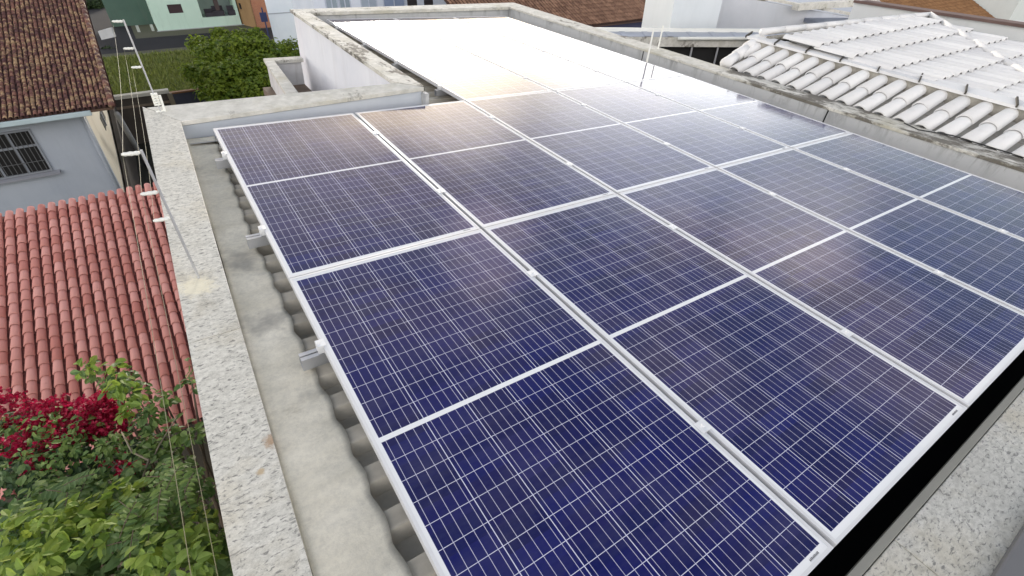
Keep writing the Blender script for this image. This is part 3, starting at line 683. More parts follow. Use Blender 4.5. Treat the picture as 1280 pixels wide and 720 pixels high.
# ================================================================== plants
def leaf_mat(name, c1, c2, c3=None, trans=0.3):
    m = Mat(name); i = m.island(); a = m.noise(1.3, 3, 0.6)
    c = m.mix(i, c1, c2); c = m.mix(m.ramp(a, [(0.45, 0.0), (0.7, 0.8)]), c, c3 or c2)
    m.base(c); m.rough(0.5); m.b.inputs['Specular IOR Level'].default_value = 0.35
    tr = m.n('ShaderNodeBsdfTranslucent'); m.l(m.mix(0.0, c, c), tr.inputs['Color']); ms = m.n('ShaderNodeMixShader'); ms.inputs[0].default_value = trans
    m.l(m.b.outputs[0], ms.inputs[1]); m.l(tr.outputs[0], ms.inputs[2]); m.l(ms.outputs[0], m.o.inputs['Surface']); return m.m
def rv():
    while True:
        v = V(random.uniform(-1, 1), random.uniform(-1, 1), random.uniform(-1, 1))
        if 0.01 < v.length < 1: return v
def add_leaf(mb, p, d, nrm, L_, w):
    """an oval leaf folded on its midrib"""
    d = d.normalized(); s = d.cross(nrm)
    if s.length < 1e-4: s = d.orthogonal()
    s.normalize(); n = s.cross(d).normalized(); f = 0.18 * w
    b = len(mb.v)
    mb.v += [p, p + d * L_ * 0.35 + s * w * 0.5 + n * f, p + d * L_ * 0.72 + s * w * 0.40 + n * f * 0.6 - n * L_ * 0.03, p + d * L_ - n * L_ * 0.10,
             p + d * L_ * 0.72 - s * w * 0.40 + n * f * 0.6 - n * L_ * 0.03, p + d * L_ * 0.35 - s * w * 0.5 + n * f, p + d * L_ * 0.5]
    mb.f += [(b, b + 1, b + 6), (b + 1, b + 2, b + 6), (b + 2, b + 3, b + 6), (b, b + 6, b + 5), (b + 6, b + 4, b + 5), (b + 6, b + 3, b + 4)]
def clump(mb, c, r, n, L_, shell=0.55, up=0.7, squash=0.8):
    for _ in range(n):
        v = rv(); rad = v.length; v.normalize(); q = shell + (1 - shell) * random.random()
        p = Vector(c) + V(v.x, v.y, v.z * squash) * r * q
        nrm = (V(0, 0, 1) * up + v * 0.6 + rv() * 0.7).normalized(); d = (v * 0.8 + rv() * 0.9 + V(0, 0, -0.15)); d -= nrm * d.dot(nrm)
        if d.length < 0.05: d = nrm.orthogonal()
        l = L_ * random.uniform(0.6, 1.15); add_leaf(mb, p, d, nrm, l, l * random.uniform(0.5, 0.7))
def pinnate(mb, stem, p, d, n, L_, leafl):     # a compound leaf: pairs of leaflets along a drooping midrib
    d = d.normalized(); s = d.cross(V(0, 0, 1)); s = s.normalized() if s.length > 1e-3 else V(1, 0, 0)
    pts = []
    for k in range(n):
        q = p + d * L_ * k / n + V(0, 0, -0.25 * L_ * (k / n) ** 2); pts.append(q)
        for sg in (-1, 1):
            dd_ = (d * 0.45 + s * sg + V(0, 0, -0.15)); l = leafl * random.uniform(0.85, 1.1) * (1 - 0.35 * k / n)
            add_leaf(mb, q, dd_, (V(0, 0, 1) + rv() * 0.25), l, l * 0.5)
    stem.tube(pts, 0.003, 4, False)
lm_green = leaf_mat('shrub_leaf', (0.10, 0.19, 0.052), (0.24, 0.34, 0.085), (0.15, 0.23, 0.12), .4)
lm_dark = leaf_mat('dark_leaf', (0.040, 0.085, 0.036), (0.095, 0.165, 0.060), (0.060, 0.115, 0.052), 0.3)
lm_lime = leaf_mat('young_leaf', (0.20, 0.32, 0.05), (0.34, 0.42, 0.07), (0.24, 0.36, 0.08), .4)
lm_crim = leaf_mat('crimson_bract', (0.32, 0.005, 0.034), (0.50, 0.012, 0.070), (0.28, 0.005, 0.042), 0.4)
M['bark'] = flat('grey_brown_bark', (0.16, 0.12, 0.085), 0.9, 0, 0.4)
def stems(mb, root, tips, r0=0.05):
    for q in tips:
        q = Vector(q); m1 = root.lerp(q, 0.45) + V(random.uniform(-.15, .15), random.uniform(-.15, .15), 0.15)
        mb.tube([root, root.lerp(m1, 0.5) + rv() * 0.06, m1, m1.lerp(q, 0.55) + rv() * 0.08, q], [r0, r0 * 0.8, r0 * 0.55, r0 * 0.35, r0 * 0.15], 6)
def plant(name, label, cat, root, clumps, leafm, L_, dens, extra=None, group=None, shell=0.5):
    root = Vector(root); t = thing(name, label, cat, root, group=group)
    st = MB(); stems(st, root, [c for c, r in clumps]); st.build('trunk', M['bark'], t, smooth=True)
    mb = MB()
    for c, r in clumps: clump(mb, c, r, int(dens * r * r), L_, shell)
    leafbuild(mb, 'crown', leafm, t)
    return t
# bougainvillea over the lower edge of the red roof
bc = [(U(px, py, D=d), r) for px, py, d, r in ((-20, 560, 5.0, .5), (35, 560, 4.9, .42), (95, 545, 5.0, .40), (70, 590, 4.7, .42), (150, 540, 5.0, .30), (20, 620, 4.6, .5), (120, 590, 4.7, .36), (175, 575, 4.8, .28))]
bt = plant('bougainvillea_bush', 'dark bushy bougainvillea covered with crimson flowers below the red tiles', 'bush', (U(60, 600, D=5.0).x, U(60, 600, D=5.0).y, G), bc, lm_dark, 0.075, 2600)
fb = MB()
for px, py, d, r, n in ((10, 515, 4.95, .20, 260), (45, 520, 4.9, .16, 260), (70, 512, 4.9, .15, 260), (100, 515, 4.85, .15, 250), (125, 512, 4.8, .17, 330), (140, 525, 4.75, .14, 260), (35, 545, 4.7, .14, 150), (75, 540, 4.7, .15, 200), (110, 535, 4.7, .13, 200), (20, 560, 4.6, .12, 70), (0, 500, 4.9, .12, 80), (-6, 545, 4.8, .15, 90), (60, 560, 4.55, .12, 60), (140, 575, 4.5, .12, 40), (45, 580, 4.45, .12, 36), (165, 590, 4.4, .12, 30), (205, 590, 4.3, .08, 14), (130, 500, 4.85, .10, 110)):
    c = U(px, py, D=d)
    for _ in range(int(n * .5)):
        v = rv(); p = c + V(v.x, v.y, v.z * 0.75) * r * 1.15
        for k in range(3):
            nrm = (V(0, 0, .7) + rv()).normalized(); d_ = rv(); d_ -= nrm * d_.dot(nrm); add_leaf(fb, p, d_, nrm, 0.040, 0.030)
leafbuild(fb, 'flowers', lm_crim, bt)
mb = MB()
for px, py, d, r in ((15, 535, 4.75, .2), (60, 530, 4.7, .2), (105, 535, 4.65, .18), (40, 575, 4.45, .2), (90, 565, 4.45, .2), (135, 560, 4.45, .15), (0, 600, 4.35, .22), (60, 610, 4.3, .2), (120, 605, 4.25, .2), (165, 600, 4.25, .16)): clump(mb, U(px, py, D=d), r, 90, 0.07, 0.2)
leafbuild(mb, 'young_leaves', lm_green, bt)
# broad-leaved shrub in front
sc_ = [(U(px, py, D=d), r) for px, py, d, r in ((20, 690, 3.9, .38), (95, 680, 3.8, .36), (60, 640, 4.1, .34), (150, 640, 4.1, .33), (170, 690, 3.7, .36), (225, 650, 4.0, .30), (225, 710, 3.6, .33), (120, 720, 3.5, .36), (255, 690, 3.9, .22), (40, 740, 3.4, .36), (200, 600, 4.3, .28), (280, 740, 3.5, .2))]
st_ = plant('broadleaf_shrub', 'leafy green shrub filling the lower left corner below the coping', 'shrub', (U(140, 690, D=4.2).x, U(140, 690, D=4.2).y, G), sc_, lm_green, 0.112, 1700, shell=0.6)
mb = MB()
for px, py, d, r, n in ((75, 655, 3.55, .14, 40), (130, 665, 3.5, .12, 30), (25, 660, 3.6, .15, 34), (110, 640, 3.7, .12, 26), (150, 620, 3.9, .13, 26), (250, 655, 3.6, .10, 22), (245, 700, 3.3, .12, 26), (60, 700, 3.2, .13, 30), (190, 690, 3.3, .12, 22), (15, 705, 3.3, .10, 22)): clump(mb, U(px, py, D=d), r * 1.15, int(n * 2.0), 0.10, 0.2)
leafbuild(mb, 'young_leaves', lm_lime, st_)
pl_, ps_ = MB(), MB()
for px, py, d, n in ((185, 640, 3.75, 14), (215, 625, 3.7, 10), (230, 590, 3.8, 8), (165, 665, 3.55, 8), (85, 620, 3.9, 8)):
    c = U(px, py, D=d)
    for _ in range(n):
        ps_ = MB(); a = rv(); pinnate(pl_, ps_, c + rv() * 0.16, V(a.x, a.y - 0.3, 0.1), 7, 0.30, 0.085); ps_.build('leaf_stalk', M['bark'], st_)
leafbuild(pl_, 'compound_leaves', lm_green, st_)
# vine reaching up over the tiles
vc = [(U(px, py, D=d), r) for px, py, d, r in ((112, 462, 4.75, .11), (150, 470, 4.7, .15), (165, 488, 4.6, .16), (185, 520, 4.55, .17), (205, 500, 4.6, .12), (215, 545, 4.5, .17), (240, 480, 4.6, .10), (245, 545, 4.4, .10), (180, 560, 4.4, .16), (240, 455, 4.8, .06), (140, 485, 4.6, .1))]
vt = plant('climbing_vine', 'light green vine reaching up over the red tiles beside the coping', 'vine', (U(200, 640, D=4.6).x, U(200, 640, D=4.6).y, G), vc, lm_green, 0.085, 2600, shell=0.1)
mb = MB()
for px, py, d, r, n in ((105, 458, 4.65, .09, 16), (150, 478, 4.5, .12, 26), (160, 497, 4.45, .11, 22), (155, 520, 4.4, .06, 12), (142, 455, 4.7, .05, 8)): clump(mb, U(px, py, D=d), r, n, 0.10, 0.1)
leafbuild(mb, 'young_leaves', lm_lime, vt)
mb = MB()
mb.tube([U(183, 640, D=4.2), U(178, 600, D=4.2), U(186, 575, D=4.25), U(165, 565, D=4.35), U(152, 540, D=4.5)], [0.014, 0.012, 0.010, 0.009, 0.006], 6)
mb.tube([U(178, 600, D=4.2), U(200, 555, D=4.4), U(222, 520, D=4.5)], [0.009, 0.007, 0.005], 6); mb.build('branch', flat('pale_twig', (0.30, 0.25, 0.18), 0.9), vt, smooth=True)

def tree(name, label, base, clumps, mat, L_, dens, group=None, r0=0.18, cat='tree'):
    base = Vector(base); t = thing(name, label, cat, base, group=group); st = MB()
    cx = sum((Vector(c) for c, r in clumps), V(0, 0, 0)) / len(clumps)
    fork = base.lerp(cx, 0.45); st.tube([base, base.lerp(fork, .5) + rv() * .1, fork], [r0, r0 * .8, r0 * .65], 8)
    for c, r in clumps:
        c = Vector(c); st.tube([fork, fork.lerp(c, .5) + rv() * .25, c], [r0 * .5, r0 * .3, r0 * .1], 6)
    st.build('trunk', M['bark'], t, smooth=True); mb = MB()
    for c, r in clumps:
        clump(mb, c, r, int(dens * r * r), L_, 0.45, 0.6, 0.85)
        for _ in range(5):
            v = rv().normalized(); clump(mb, Vector(c) + V(v.x, v.y, abs(v.z) * .8) * r * 0.9, r * 0.38, int(dens * r * r * 0.12), L_, 0.2)
    leafbuild(mb, 'crown', mat, t); return t
tm = leaf_mat('tree_leaf', (0.075, 0.14, 0.016), (0.20, 0.27, 0.026), (0.22, 0.28, 0.028), .45)
tc_ = [(U(px, py, D=d * .84), r * .86) for px, py, d, r in ((262, 95, 27, 1.1), (300, 100, 26.5, 1.3), (332, 92, 27, 1.15), (262, 70, 28, .9), (300, 68, 28, 1.25), (335, 68, 28, 1.05), (310, 52, 29, .85), (285, 120, 26, 1.2), (330, 118, 26, 1.1), (358, 80, 28, .6), (280, 50, 29.5, .7), (250, 55, 29, .6))]
tree('broadleaf_tree', 'large round green tree beyond the far left coping', (tc_[1][0].x, tc_[1][0].y + 0.5, G), tc_, tm, 0.21, 850)
bu = leaf_mat('bush_leaf', (0.018, 0.040, 0.012), (0.045, 0.075, 0.018), (0.035, 0.065, 0.018), 0.2)
def bush(label, px, py, d, r, n=3, mat=None, L_=0.2, group='bushes by the grass lot', dens=500):
    c = U(px, py, D=d); cl_ = [(c, r)] + [(c + V(random.uniform(-1, 1), random.uniform(-.6, .6), random.uniform(-.2, .3)) * r * 1.1, r * random.uniform(.5, .8)) for _ in range(n)]
    return tree('bush', label, (c.x, c.y, G), cl_, mat or bu, L_, dens, group, 0.07, 'bush')
bush('dark green bush against the foot of the green house', 224, 42, 45, 1.15, 5, None, .26)
bush('bright green bush between white house and tall white parapet wall', 372, 62, 33, .85, 2, tm)
bush('dark shrub by the street left of the green house', 160, 42, 48, 1.0, 4, None, .26)
bush('small leafy bush at the left end of the grass lot', 138, 72, 38, .9, 2)
bush('dark tree crown over the street top behind the tile roof', 108, 12, 52, 2.0, 4)
bush('dark tree crown above the garage of the green house', 165, 2, 66, 2.6, 4)
# grass
mb = MB()
for _ in range(26000):
    x = random.uniform(-5.5, 8.5); y = 27.4 + (random.random() ** 1.5) * 18.0
    h_ = random.uniform(0.10, 0.42) * (1.0 if y < 32 else 0.8); a = random.uniform(0, 6.28); w = random.uniform(0.03, 0.07); dx, dy = math.cos(a) * w, math.sin(a) * w
    b = len(mb.v); mb.v += [V(x - dx, y - dy, G), V(x + dx, y + dy, G), V(x + random.uniform(-.15, .15), y + random.uniform(-.15, .15), G + h_)]; mb.f.append((b, b + 1, b + 2))
o = leafbuild(mb, 'grass', leaf_mat('grass_blade', (0.09, 0.13, 0.026), (0.22, 0.25, 0.055), (0.14, 0.16, 0.04)), None, (0, 30, 0)); tag(o, 'rough green grass and weeds covering the vacant lot', 'grass', None, 'stuff')

# ================================================================== green house across the street
YG = 54.5
def rect(mb, x0, x1, z0, z1, y0, y1): mb.box((x0, min(y0, y1), z0), (x1, max(y0, y1), z1)); return mb
GH = thing('green_house', 'mint green house across the street with a wide open veranda', 'house', (4, YG, G))
gx0, gx1 = U(197, 37, Y=YG).x, U(303, 33, Y=YG).x
zb = U(250, 34.5, Y=YG).z
mgreen = plaster('mint_paint', (0.47, 0.64, 0.54), (0.55, 0.70, 0.61), 0.4, 0.25, (0.2, 0.3, 0.25))
w1 = (U(207.5, 6, Y=YG), U(230, 16, Y=YG)); w2 = (U(247, 0, Y=YG), U(296, 21, Y=YG))
wy0, wy1 = min(w1[0].z, w1[1].z), max(w1[0].z, w1[1].z); vz0 = U(272, 21, Y=YG).z
vx0, vx1 = U(249.5, 10, Y=YG).x, U(294.5, 10, Y=YG).x; wxa, wxb = U(210, 11, Y=YG).x, U(228, 11, Y=YG).x
ztop = vz0 + 2.6
mb = MB(); rect(mb, gx0, wxa, zb, ztop, YG, YG + .2); rect(mb, wxa, wxb, zb, wy0, YG, YG + .2); rect(mb, wxa, wxb, wy1, ztop, YG, YG + .2)
rect(mb, wxb, vx0, zb, ztop, YG, YG + .2); rect(mb, vx0, vx1, zb, vz0, YG, YG + .2); rect(mb, vx1, gx1, zb, ztop, YG, YG + .2)
rect(mb, gx0 - 0.0, gx1, ztop, ztop + 1.0, YG + .001, YG + 8); mb.build('wall', mgreen, GH)
mb = MB(); rect(mb, gx0 + .01, gx0 + .2, G, ztop, YG + .2, YG + 8); mb.build('wall', mgreen, GH); mb = MB(); rect(mb, gx1 - .2, gx1 - .01, G, ztop, YG + .2, YG + 8); mb.build('wall', mgreen, GH)
rect(MB(), wxa, wxb, wy0, wy1, YG + .12, YG + .16).build('window', flat('dark_glass', (0.05, 0.03, 0.035), 0.3), GH)
mb = MB(); rect(mb, vx0 - .1, vx1 + .1, vz0 - .1, ztop, YG + 2.2, YG + 2.3); rect(mb, vx0, vx1, vz0 - .1, vz0 - .02, YG + .2, YG + 2.2); mb.build('veranda', flat('veranda_back', (0.30, 0.36, 0.35), 0.8), GH)
mb = MB(); cxv = vx0 + (vx1 - vx0) * .45; rect(mb, cxv, cxv + .35, vz0, ztop, YG + .6, YG + .9); mb.build('column', flat('dark_column', (0.07, 0.05, 0.05), 0.8), GH)
mb = MB()
for x_, w_, h_ in ((.12, .7, .55), (.35, .9, .75), (.78, 1.0, .7)):
    xx = vx0 + (vx1 - vx0) * x_; mb.box((xx, YG + .4, vz0), (xx + w_, YG + 1.0, vz0 + h_ * .55)); mb.box((xx, YG + .9, vz0 + h_ * .55), (xx + w_, YG + 1.0, vz0 + h_))
tag(mb.build('veranda_seats', flat('dark_seat', (0.035, 0.03, 0.04), 0.8), base=(vx0, YG + .6, vz0)), 'dark seats standing in the open veranda of the green house', 'seats')
mb = MB(); rect(mb, gx0 - .1, gx1 + .3, G, zb, YG - .12, YG + .1); mb.build('plinth', flat('pale_plinth', (0.33, 0.35, 0.35), 0.9), GH)
mgd = plaster('dark_green_render', (0.055, 0.10, 0.08), (0.08, 0.14, 0.11), 0.5, 0.3)  # carport back wall, much darker green than the mint front
mb = MB(); rect(mb, gx0 - 3.2, gx0 - .01, G, ztop, YG + 4, YG + 4.2); mb.build('carport', mgd, GH)
for x in (gx0 - 1.5, gx0 - .45): rect(MB(), x, x + .22, G, vz0 - .3, YG + .4, YG + .62).build('column', flat('pale_column', (0.38, 0.42, 0.38), 0.8), GH)

# brick house and white house next to it
BH = thing('brick_house', 'unplastered house with ochre and orange brick walls beside the white house', 'house', (8, 54, G))
m_b = Mat('orange_brick'); bt_ = m_b.n('ShaderNodeTexBrick'); bt_.inputs['Scale'].default_value = 3.0
bt_.inputs['Color1'].default_value = (0.42, 0.17, 0.09, 1); bt_.inputs['Color2'].default_value = (0.34, 0.12, 0.07, 1); bt_.inputs['Mortar'].default_value = (0.35, 0.27, 0.2, 1)
mpn = m_b.n('ShaderNodeMapping'); mpn.inputs['Rotation'].default_value = (math.pi / 2, 0, 0); m_b.l(m_b.coord(), mpn.inputs['Vector']); m_b.l(mpn.outputs[0], bt_.inputs['Vector'])
m_b.base(m_b.mix(m_b.math('MULTIPLY', m_b.noise(.8), .6), bt_.outputs['Color'], (0.26, 0.12, 0.07))); m_b.rough(.9)
p0, p1_, p2_ = U(303, 34, Y=53.5), U(322, 38, Y=52.2), U(336, 40, Y=52.2)
zt = U(318, 0, Y=52.2).z + 3
MB().prism([(p0.x, 55.5, G), (p1_.x, 52.2, G), (p1_.x, 52.2, zt), (p0.x, 55.5, zt)], (.05, .18, 0)).build('wall', plaster('ochre_block', (.25, .155, .07), (.33, .21, .10), 1.0, .5, (.18, .10, .05)), BH)
MB().box((p1_.x + .051, 52.2, G), (p2_.x + 1.4, 52.4, zt)).build('wall', m_b.m, BH)
hz0 = U(305, 6, Y=54.8)
mb = MB()
for px, py in ((301, 7), (307, 5)): 
    q = U(px, py, Y=54.6); mb.box((q.x - .18, 54.0, q.z - .2), (q.x + .18, 55.6, q.z + .25))
mb.build('opening', M['dark'], BH)
YW = 42.0
WH = thing('white_house', 'plain white house with small dark window behind the tall parapet corner', 'house', (9, YW, G))
ax_, bx_ = U(338, 30, Y=YW).x, U(374, 5, Y=YW).x
MB().prism([(ax_, YW, G), (bx_ + 1.9, YW, G), (bx_ + 2.6, YW + 6, G), (ax_ + 1.4, YW + 6, G)], (0, 0, 7.5 - G)).build('wall', plaster('bright_white', (0.66, 0.72, 0.80), (0.78, 0.83, 0.88), .5, .12, (.4, .42, .45)), WH)
zl = U(350, 17, Y=YW).z
MB().box((ax_ - .02, YW - .03, zl), (bx_ - .2, YW - .001, zl + .07)).build('ledge', flat('grey_ledge', (.38, .41, .46), .8), WH)
q = (U(375.5, 0, Y=YW), U(391, 10, Y=YW)); MB().box((q[0].x, YW - .02, q[1].z - .3), (q[1].x, YW + .01, q[1].z + 2.0)).build('window', flat('brown_glass', (.045, .035, .035), .3), WH)
MB().box((q[0].x - .28, YW - .06, q[1].z - .4), (q[0].x, YW - .021, q[1].z + 2.0)).build('frame', M['white_plastic'], WH)
q = U(331, 22, Y=41.0); mb = MB().box((q.x - .25, 41.2, q.z - .3), (q.x + .2, 41.25, q.z + .3)); mb.tube([(q.x, 41.3, G), (q.x, 41.3, q.z + .6)], .05, 6); tag(mb.build('blue_sign', flat('blue_paint', (.02, .03, .10), .6), base=(q.x, 41.3, G)), 'small dark blue panel on a post before the orange brick wall', 'sign')
YT = 30.0
TH = thing('glazed_house', 'pale blue and white house front with windows behind the far parapet', 'house', (9, YT, G))
xa_, xb_ = U(392, 6, Y=YT).x, U(612, 3, Y=YT).x
MB().box((xa_, YT, G), (xb_, YT + 5, 7.5)).build('wall', plaster('pale_blue_white', (.58, .64, .74), (.70, .75, .83), .5, .1), TH)
for a, b, c in ((408, 421, (.30, .36, .42)), (425, 437, (.26, .32, .38)), (452, 470, (.36, .42, .50)), (480, 505, (.25, .31, .44))):
    l, r_ = U(a, 5, Y=YT), U(b, 5, Y=YT); w = MB().box((l.x, YT - .02, l.z - 1.2), (r_.x, YT + .01, l.z + 1.2)).build('window', flat('sky_glass', c, .15), TH)
    mb = MB()
    for x in (l.x - .06, (l.x + r_.x) / 2 - .03, r_.x): mb.box((x, YT - .05, l.z - 1.2), (x + .06, YT - .021, l.z + 1.2))
    mb.build('frame', flat('pale_window_frame', (.45, .50, .60), .5), w)
for a, b in ((509, 521), (530, 541)):
    l, r_ = U(a, 3, Y=YT), U(b, 3, Y=YT); MB().box((l.x, YT - .022, l.z - 1.2), (r_.x, YT + .01, l.z + 1.2)).build('door', flat('dark_brown_door', (.035, .03, .032), .5), TH)

# ================================================================== brown roofed house at the top
YB = 21.0
BR = thing('brown_roofed_house', 'navy walled house with brown barrel tile hip roof beyond the parapet', 'house', (12, 23, G))
e0_, e1_ = U(600, 44, Y=YB), U(836, 20.5, Y=YB)
ez = e1_.z
sl3 = .42; dd3 = V(0, -1, -sl3).normalized(); hl = 6.0; ln = hl * math.sqrt(1 + sl3 ** 2); nr = int(ln / .36)
xl_, xr_ = U(588, 5, Y=YB + .5).x, e1_.x
mbr = tile_mat('brown_clay_tile', (0.16, 0.085, 0.055), (0.30, 0.175, 0.115), .55, (0.075, 0.04, 0.03), .8)
tp = V(xl_, YB + hl, ez + hl * sl3); nc = int((xr_ - xl_) / .205)
rfb = tile_field(tp, ud, dd3, nc, nr, .205, ln / nr, r=.07, lift=.025, jit=.012, seg=5).build('roof', mbr, BR, smooth=True)
channel_field(tp + V(0, 0, -.01), ud, dd3, nc, nr, .205, ln / nr).build('channel_tiles', tile_mat('brown_clay_pan', (.06, .03, .022), (.10, .05, .035), .5, (.04, .02, .016), .8), rfb)
MB().prism([(xl_, YB, ez - .08), (xr_, YB, ez - .08), (xr_, YB + hl, ez + hl * sl3 - .08), (xl_, YB + hl, ez + hl * sl3 - .08)], (0, 0, -.06)).build('roof_deck', flat('dark_timber', (.06, .035, .03), .9), rfb)
hx = U(692, 14, Y=YB + 1.5)
mb = MB().tube([(U(676, 24, Y=YB + .6)), (U(690, 10, Y=YB + 2.6)), (U(694, -6, Y=YB + 5))], .08, 8); mb.build('ridge_tile', mbr, rfb, smooth=True)
MB().box((xl_ + .3, YB + .5, G), (xr_ - .25, YB + .7, ez + .08)).build('wall', plaster('navy_paint', (.05, .055, .12), (.07, .075, .15), .6, .2, (.03, .03, .05)), BR)

# ================================================================== white-tiled neighbour on the right
mwt = Mat('white_painted_tile'); iw = mwt.island(); aw = mwt.noise(6, 6, .7); cw = mwt.mix(iw, (.66, .66, .66), (.78, .78, .77)); cw = mwt.mix(mwt.math('MULTIPLY', mwt.ramp(aw, [(.56, 0.), (.72, 1.)]), .35), cw, (.55, .54, .50)); mwt.base(cw); mwt.rough(.6)
mmoss = plaster('rough_lime_mortar', (.16, .15, .125), (.46, .44, .39), 9, .6, (.10, .09, .07))
WR = thing('white_roofed_house', 'low house with white barrel tile roof behind the grey parapet', 'house', RF @ V(7, 0, -6.5))
rm = .45
def RP(x, y, z): return RF @ V(x, y, z)
tz = -0.115
# strip of cover tiles falling towards the parapet
O = RP(6.46, 2.35, tz + .81 * rm); udw = (RW @ V(0, -1, 0)); ddw = (RW @ V(-1, 0.10, -rm))
ncw = 36
def ins(P, cx, s_): 
    q = RF.inverted() @ P
    return q.y < 1.98 - (6.43 - q.x) * 0.55 + 0.25
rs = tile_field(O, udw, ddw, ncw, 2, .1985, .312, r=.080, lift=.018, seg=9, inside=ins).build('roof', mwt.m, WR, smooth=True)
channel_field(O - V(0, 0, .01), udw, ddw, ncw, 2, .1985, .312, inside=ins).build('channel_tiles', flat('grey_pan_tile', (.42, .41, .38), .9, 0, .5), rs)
# flat cap tiles along the rake, bedded on mortar
mb = MB()
for k in range(15):
    y1 = 2.22 - k * .425; mb.prism([RP(6.40, y1, .345), RP(6.63, y1, .365), RP(6.63, y1 - .43, .360 - .002), RP(6.40, y1 - .43, .340)], RW @ V(0, 0, -.028))
mb.build('rake_cap', mwt.m, rs)
mjoint = flat('black_joint', (.06, .055, .045), .9)
for k in range(15):
    y1 = 2.22 - k * .425; MB().prism([RP(6.385, y1 + .012, .357), RP(6.64, y1 + .10, .380), RP(6.64, y1 + .085, .380), RP(6.385, y1 - .003, .357)], RW @ V(0, 0, -.03)).build('cap_joint', mjoint, rs)
mb = MB().prism([RP(6.43, 2.2, .16), RP(6.6, 2.2, .16), RP(6.6, -4, .14), RP(6.43, -4, .14)], RW @ V(0, 0, .165)); mb.build('mortar_bed', mmoss, rs)
# single hip cover run at the far end of the strip
mb = MB(); h0, h1 = RP(5.86, 2.05, .07), RP(6.50, 2.12, .30)
for k in range(3):
    a = h0.lerp(h1, k / 3); b = h0.lerp(h1, (k + 1.08) / 3); mb.tube([a, b], [.075, .060], 10)
mb.build('hip_tile', mwt.m, rs, smooth=True)
# main slope facing the viewer, above the rake
A0 = RP(6.55, 2.12, .36)
D0 = U(1160, 23, Z=A0.z + .02)
ms_ = .10
def onB(px, py):                            # main slope: contours along X, rising away
    n = V(0, -ms_, 1); c = n.dot(D0); d = ray(px, py); return CW + d * ((c - n.dot(CW)) / n.dot(d))
E0 = onB(1280, 100)
ddb = V(0, -1, -ms_).normalized(); Lc = A0.x - .1
topy = D0.y + .1
def insB(P, cx, s_):
    t_ = (P.x - A0.x) / (D0.x - A0.x)
    if P.x <= D0.x: return P.y < A0.y + t_ * (D0.y - A0.y) - .12 and P.x > RP(6.50, 0, 0).x
    h_ = (P.x - D0.x) / (E0.x - D0.x); return P.y < D0.y + h_ * (E0.y - D0.y) - .10
nB = V(0, -ms_, 1); OB = V(Lc, topy, D0.z + ms_ * (topy - D0.y))
ncb = int((E0.x + 2.0 - Lc) / .20); nrb = int((topy + 4.0) / .42)
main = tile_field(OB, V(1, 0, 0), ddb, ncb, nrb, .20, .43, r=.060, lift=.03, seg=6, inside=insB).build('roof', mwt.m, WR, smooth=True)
channel_field(OB - V(0, 0, .01), V(1, 0, 0), ddb, ncb, nrb, .20, .43, inside=insB).build('channel_tiles', flat('shaded_pan_tile', (.40, .40, .39), .9, 0, .3), main)  # channels coloured darker than the covers to paint shade between ribs
mb = MB()
for a, b, n in ((A0, D0, 9), (D0, E0 + (E0 - D0) * .8, 10)):
    for k in range(n):
        p = a.lerp(b, k / n) + V(0, 0, .05); q = a.lerp(b, (k + 1.06) / n) + V(0, 0, .05); mb.tube([p, q], [.046, .040], 9)
mb.build('hip_tile', mwt.m, main, smooth=True)
mb = MB()
for a, b in ((A0, D0), (D0, E0 + (E0 - D0) * .8)):
    s_ = V(0, -.11, -.01) if a is A0 else V(-.10, -.05, -.01)
    mb.tube([a + s_, b + s_], .035, 6)
mb.build('mortar_bed', mmoss, main)
MB().prism([RP(6.5, 2.1, -6.5), RP(6.5, 2.1, .15), RP(6.5, -4, .13), RP(6.5, -4, -6.5)], RW @ V(.1, 0, 0)).build('wall', M['dirtywhite'], WR)
MB().box((D0.x - 2.2, D0.y - .4, G), (D0.x + 3.5, D0.y - .2, D0.z - .25)).build('wall', M['dirtywhite'], WR)

# patio roof with stained gutter beam, surfaces below painted black as shade; this house stands turned to ours
zP = 6.5
b0, b1 = U(780, 46.5, Z=zP), U(938, 47.5, Z=zP)
pd = (b1 - b0).normalized(); pn = V(-pd.y, pd.x, 0)
if pn.y < 0: pn = -pn
dep = (U(840, 39.3, Z=zP + .05) - b0).dot(pn)
PT = thing('patio_roof', 'metal patio roof with moss stained gutter beam over a patio painted black as shade', 'patio roof', b0)
zd = V(0, 0, 1)
hb = .16
MB().prism([b0, b1, b1 - zd * hb, b0 - zd * hb], pn * .12).build('beam', M['oldcap'], PT)
MB().tube([b0.lerp(b1, .42) - pn * .04 - zd * .01, b1 - pn * .04 + zd * .0], .03, 8).build('gutter', M['white_plastic'], PT, smooth=True)
mtl = mk_alu('grey_metal_sheet', (.50, .53, .60), .45, (4, .2, 1))
mb = MB(); n_ = 60; r0_, r1_ = b0 - pd * .9, b1 + pd * 3.2
for i in range(n_):
    h = .007 if i % 4 == 0 else 0
    qa = r0_.lerp(r1_, i / n_) + zd * (.012 + h); qb = r0_.lerp(r1_, (i + 1) / n_) + zd * (.012 + h)
    mb.prism([qa + pn * .03, qb + pn * .03, qb + pn * dep + zd * .03, qa + pn * dep + zd * .03], (0, 0, -.010))
mb.build('metal_sheet', mtl, PT)
MB().prism([r0_ + pn * dep + zd * .02, r1_ + pn * dep + zd * .02, r1_ + pn * dep + zd * .10, r0_ + pn * dep + zd * .10], pn * .06).build('edge_flashing', M['white_plastic'], PT)
for f_ in (.56, .77):
    q = b0.lerp(b1, f_) + pn * .05; MB().tube([V(q.x, q.y, G), q - zd * hb], .018, 6).build('post', M['steel'], PT)
MB().prism([b0 - pd * 2 + pn * (dep - .2) - zd * .05, b1 + pd + pn * (dep - .2) - zd * .05, b1 + pd + pn * (dep - .2) - zd * 7, b0 - pd * 2 + pn * (dep - .2) - zd * 7], pn * .1).build('back_wall', M['dark'], PT)
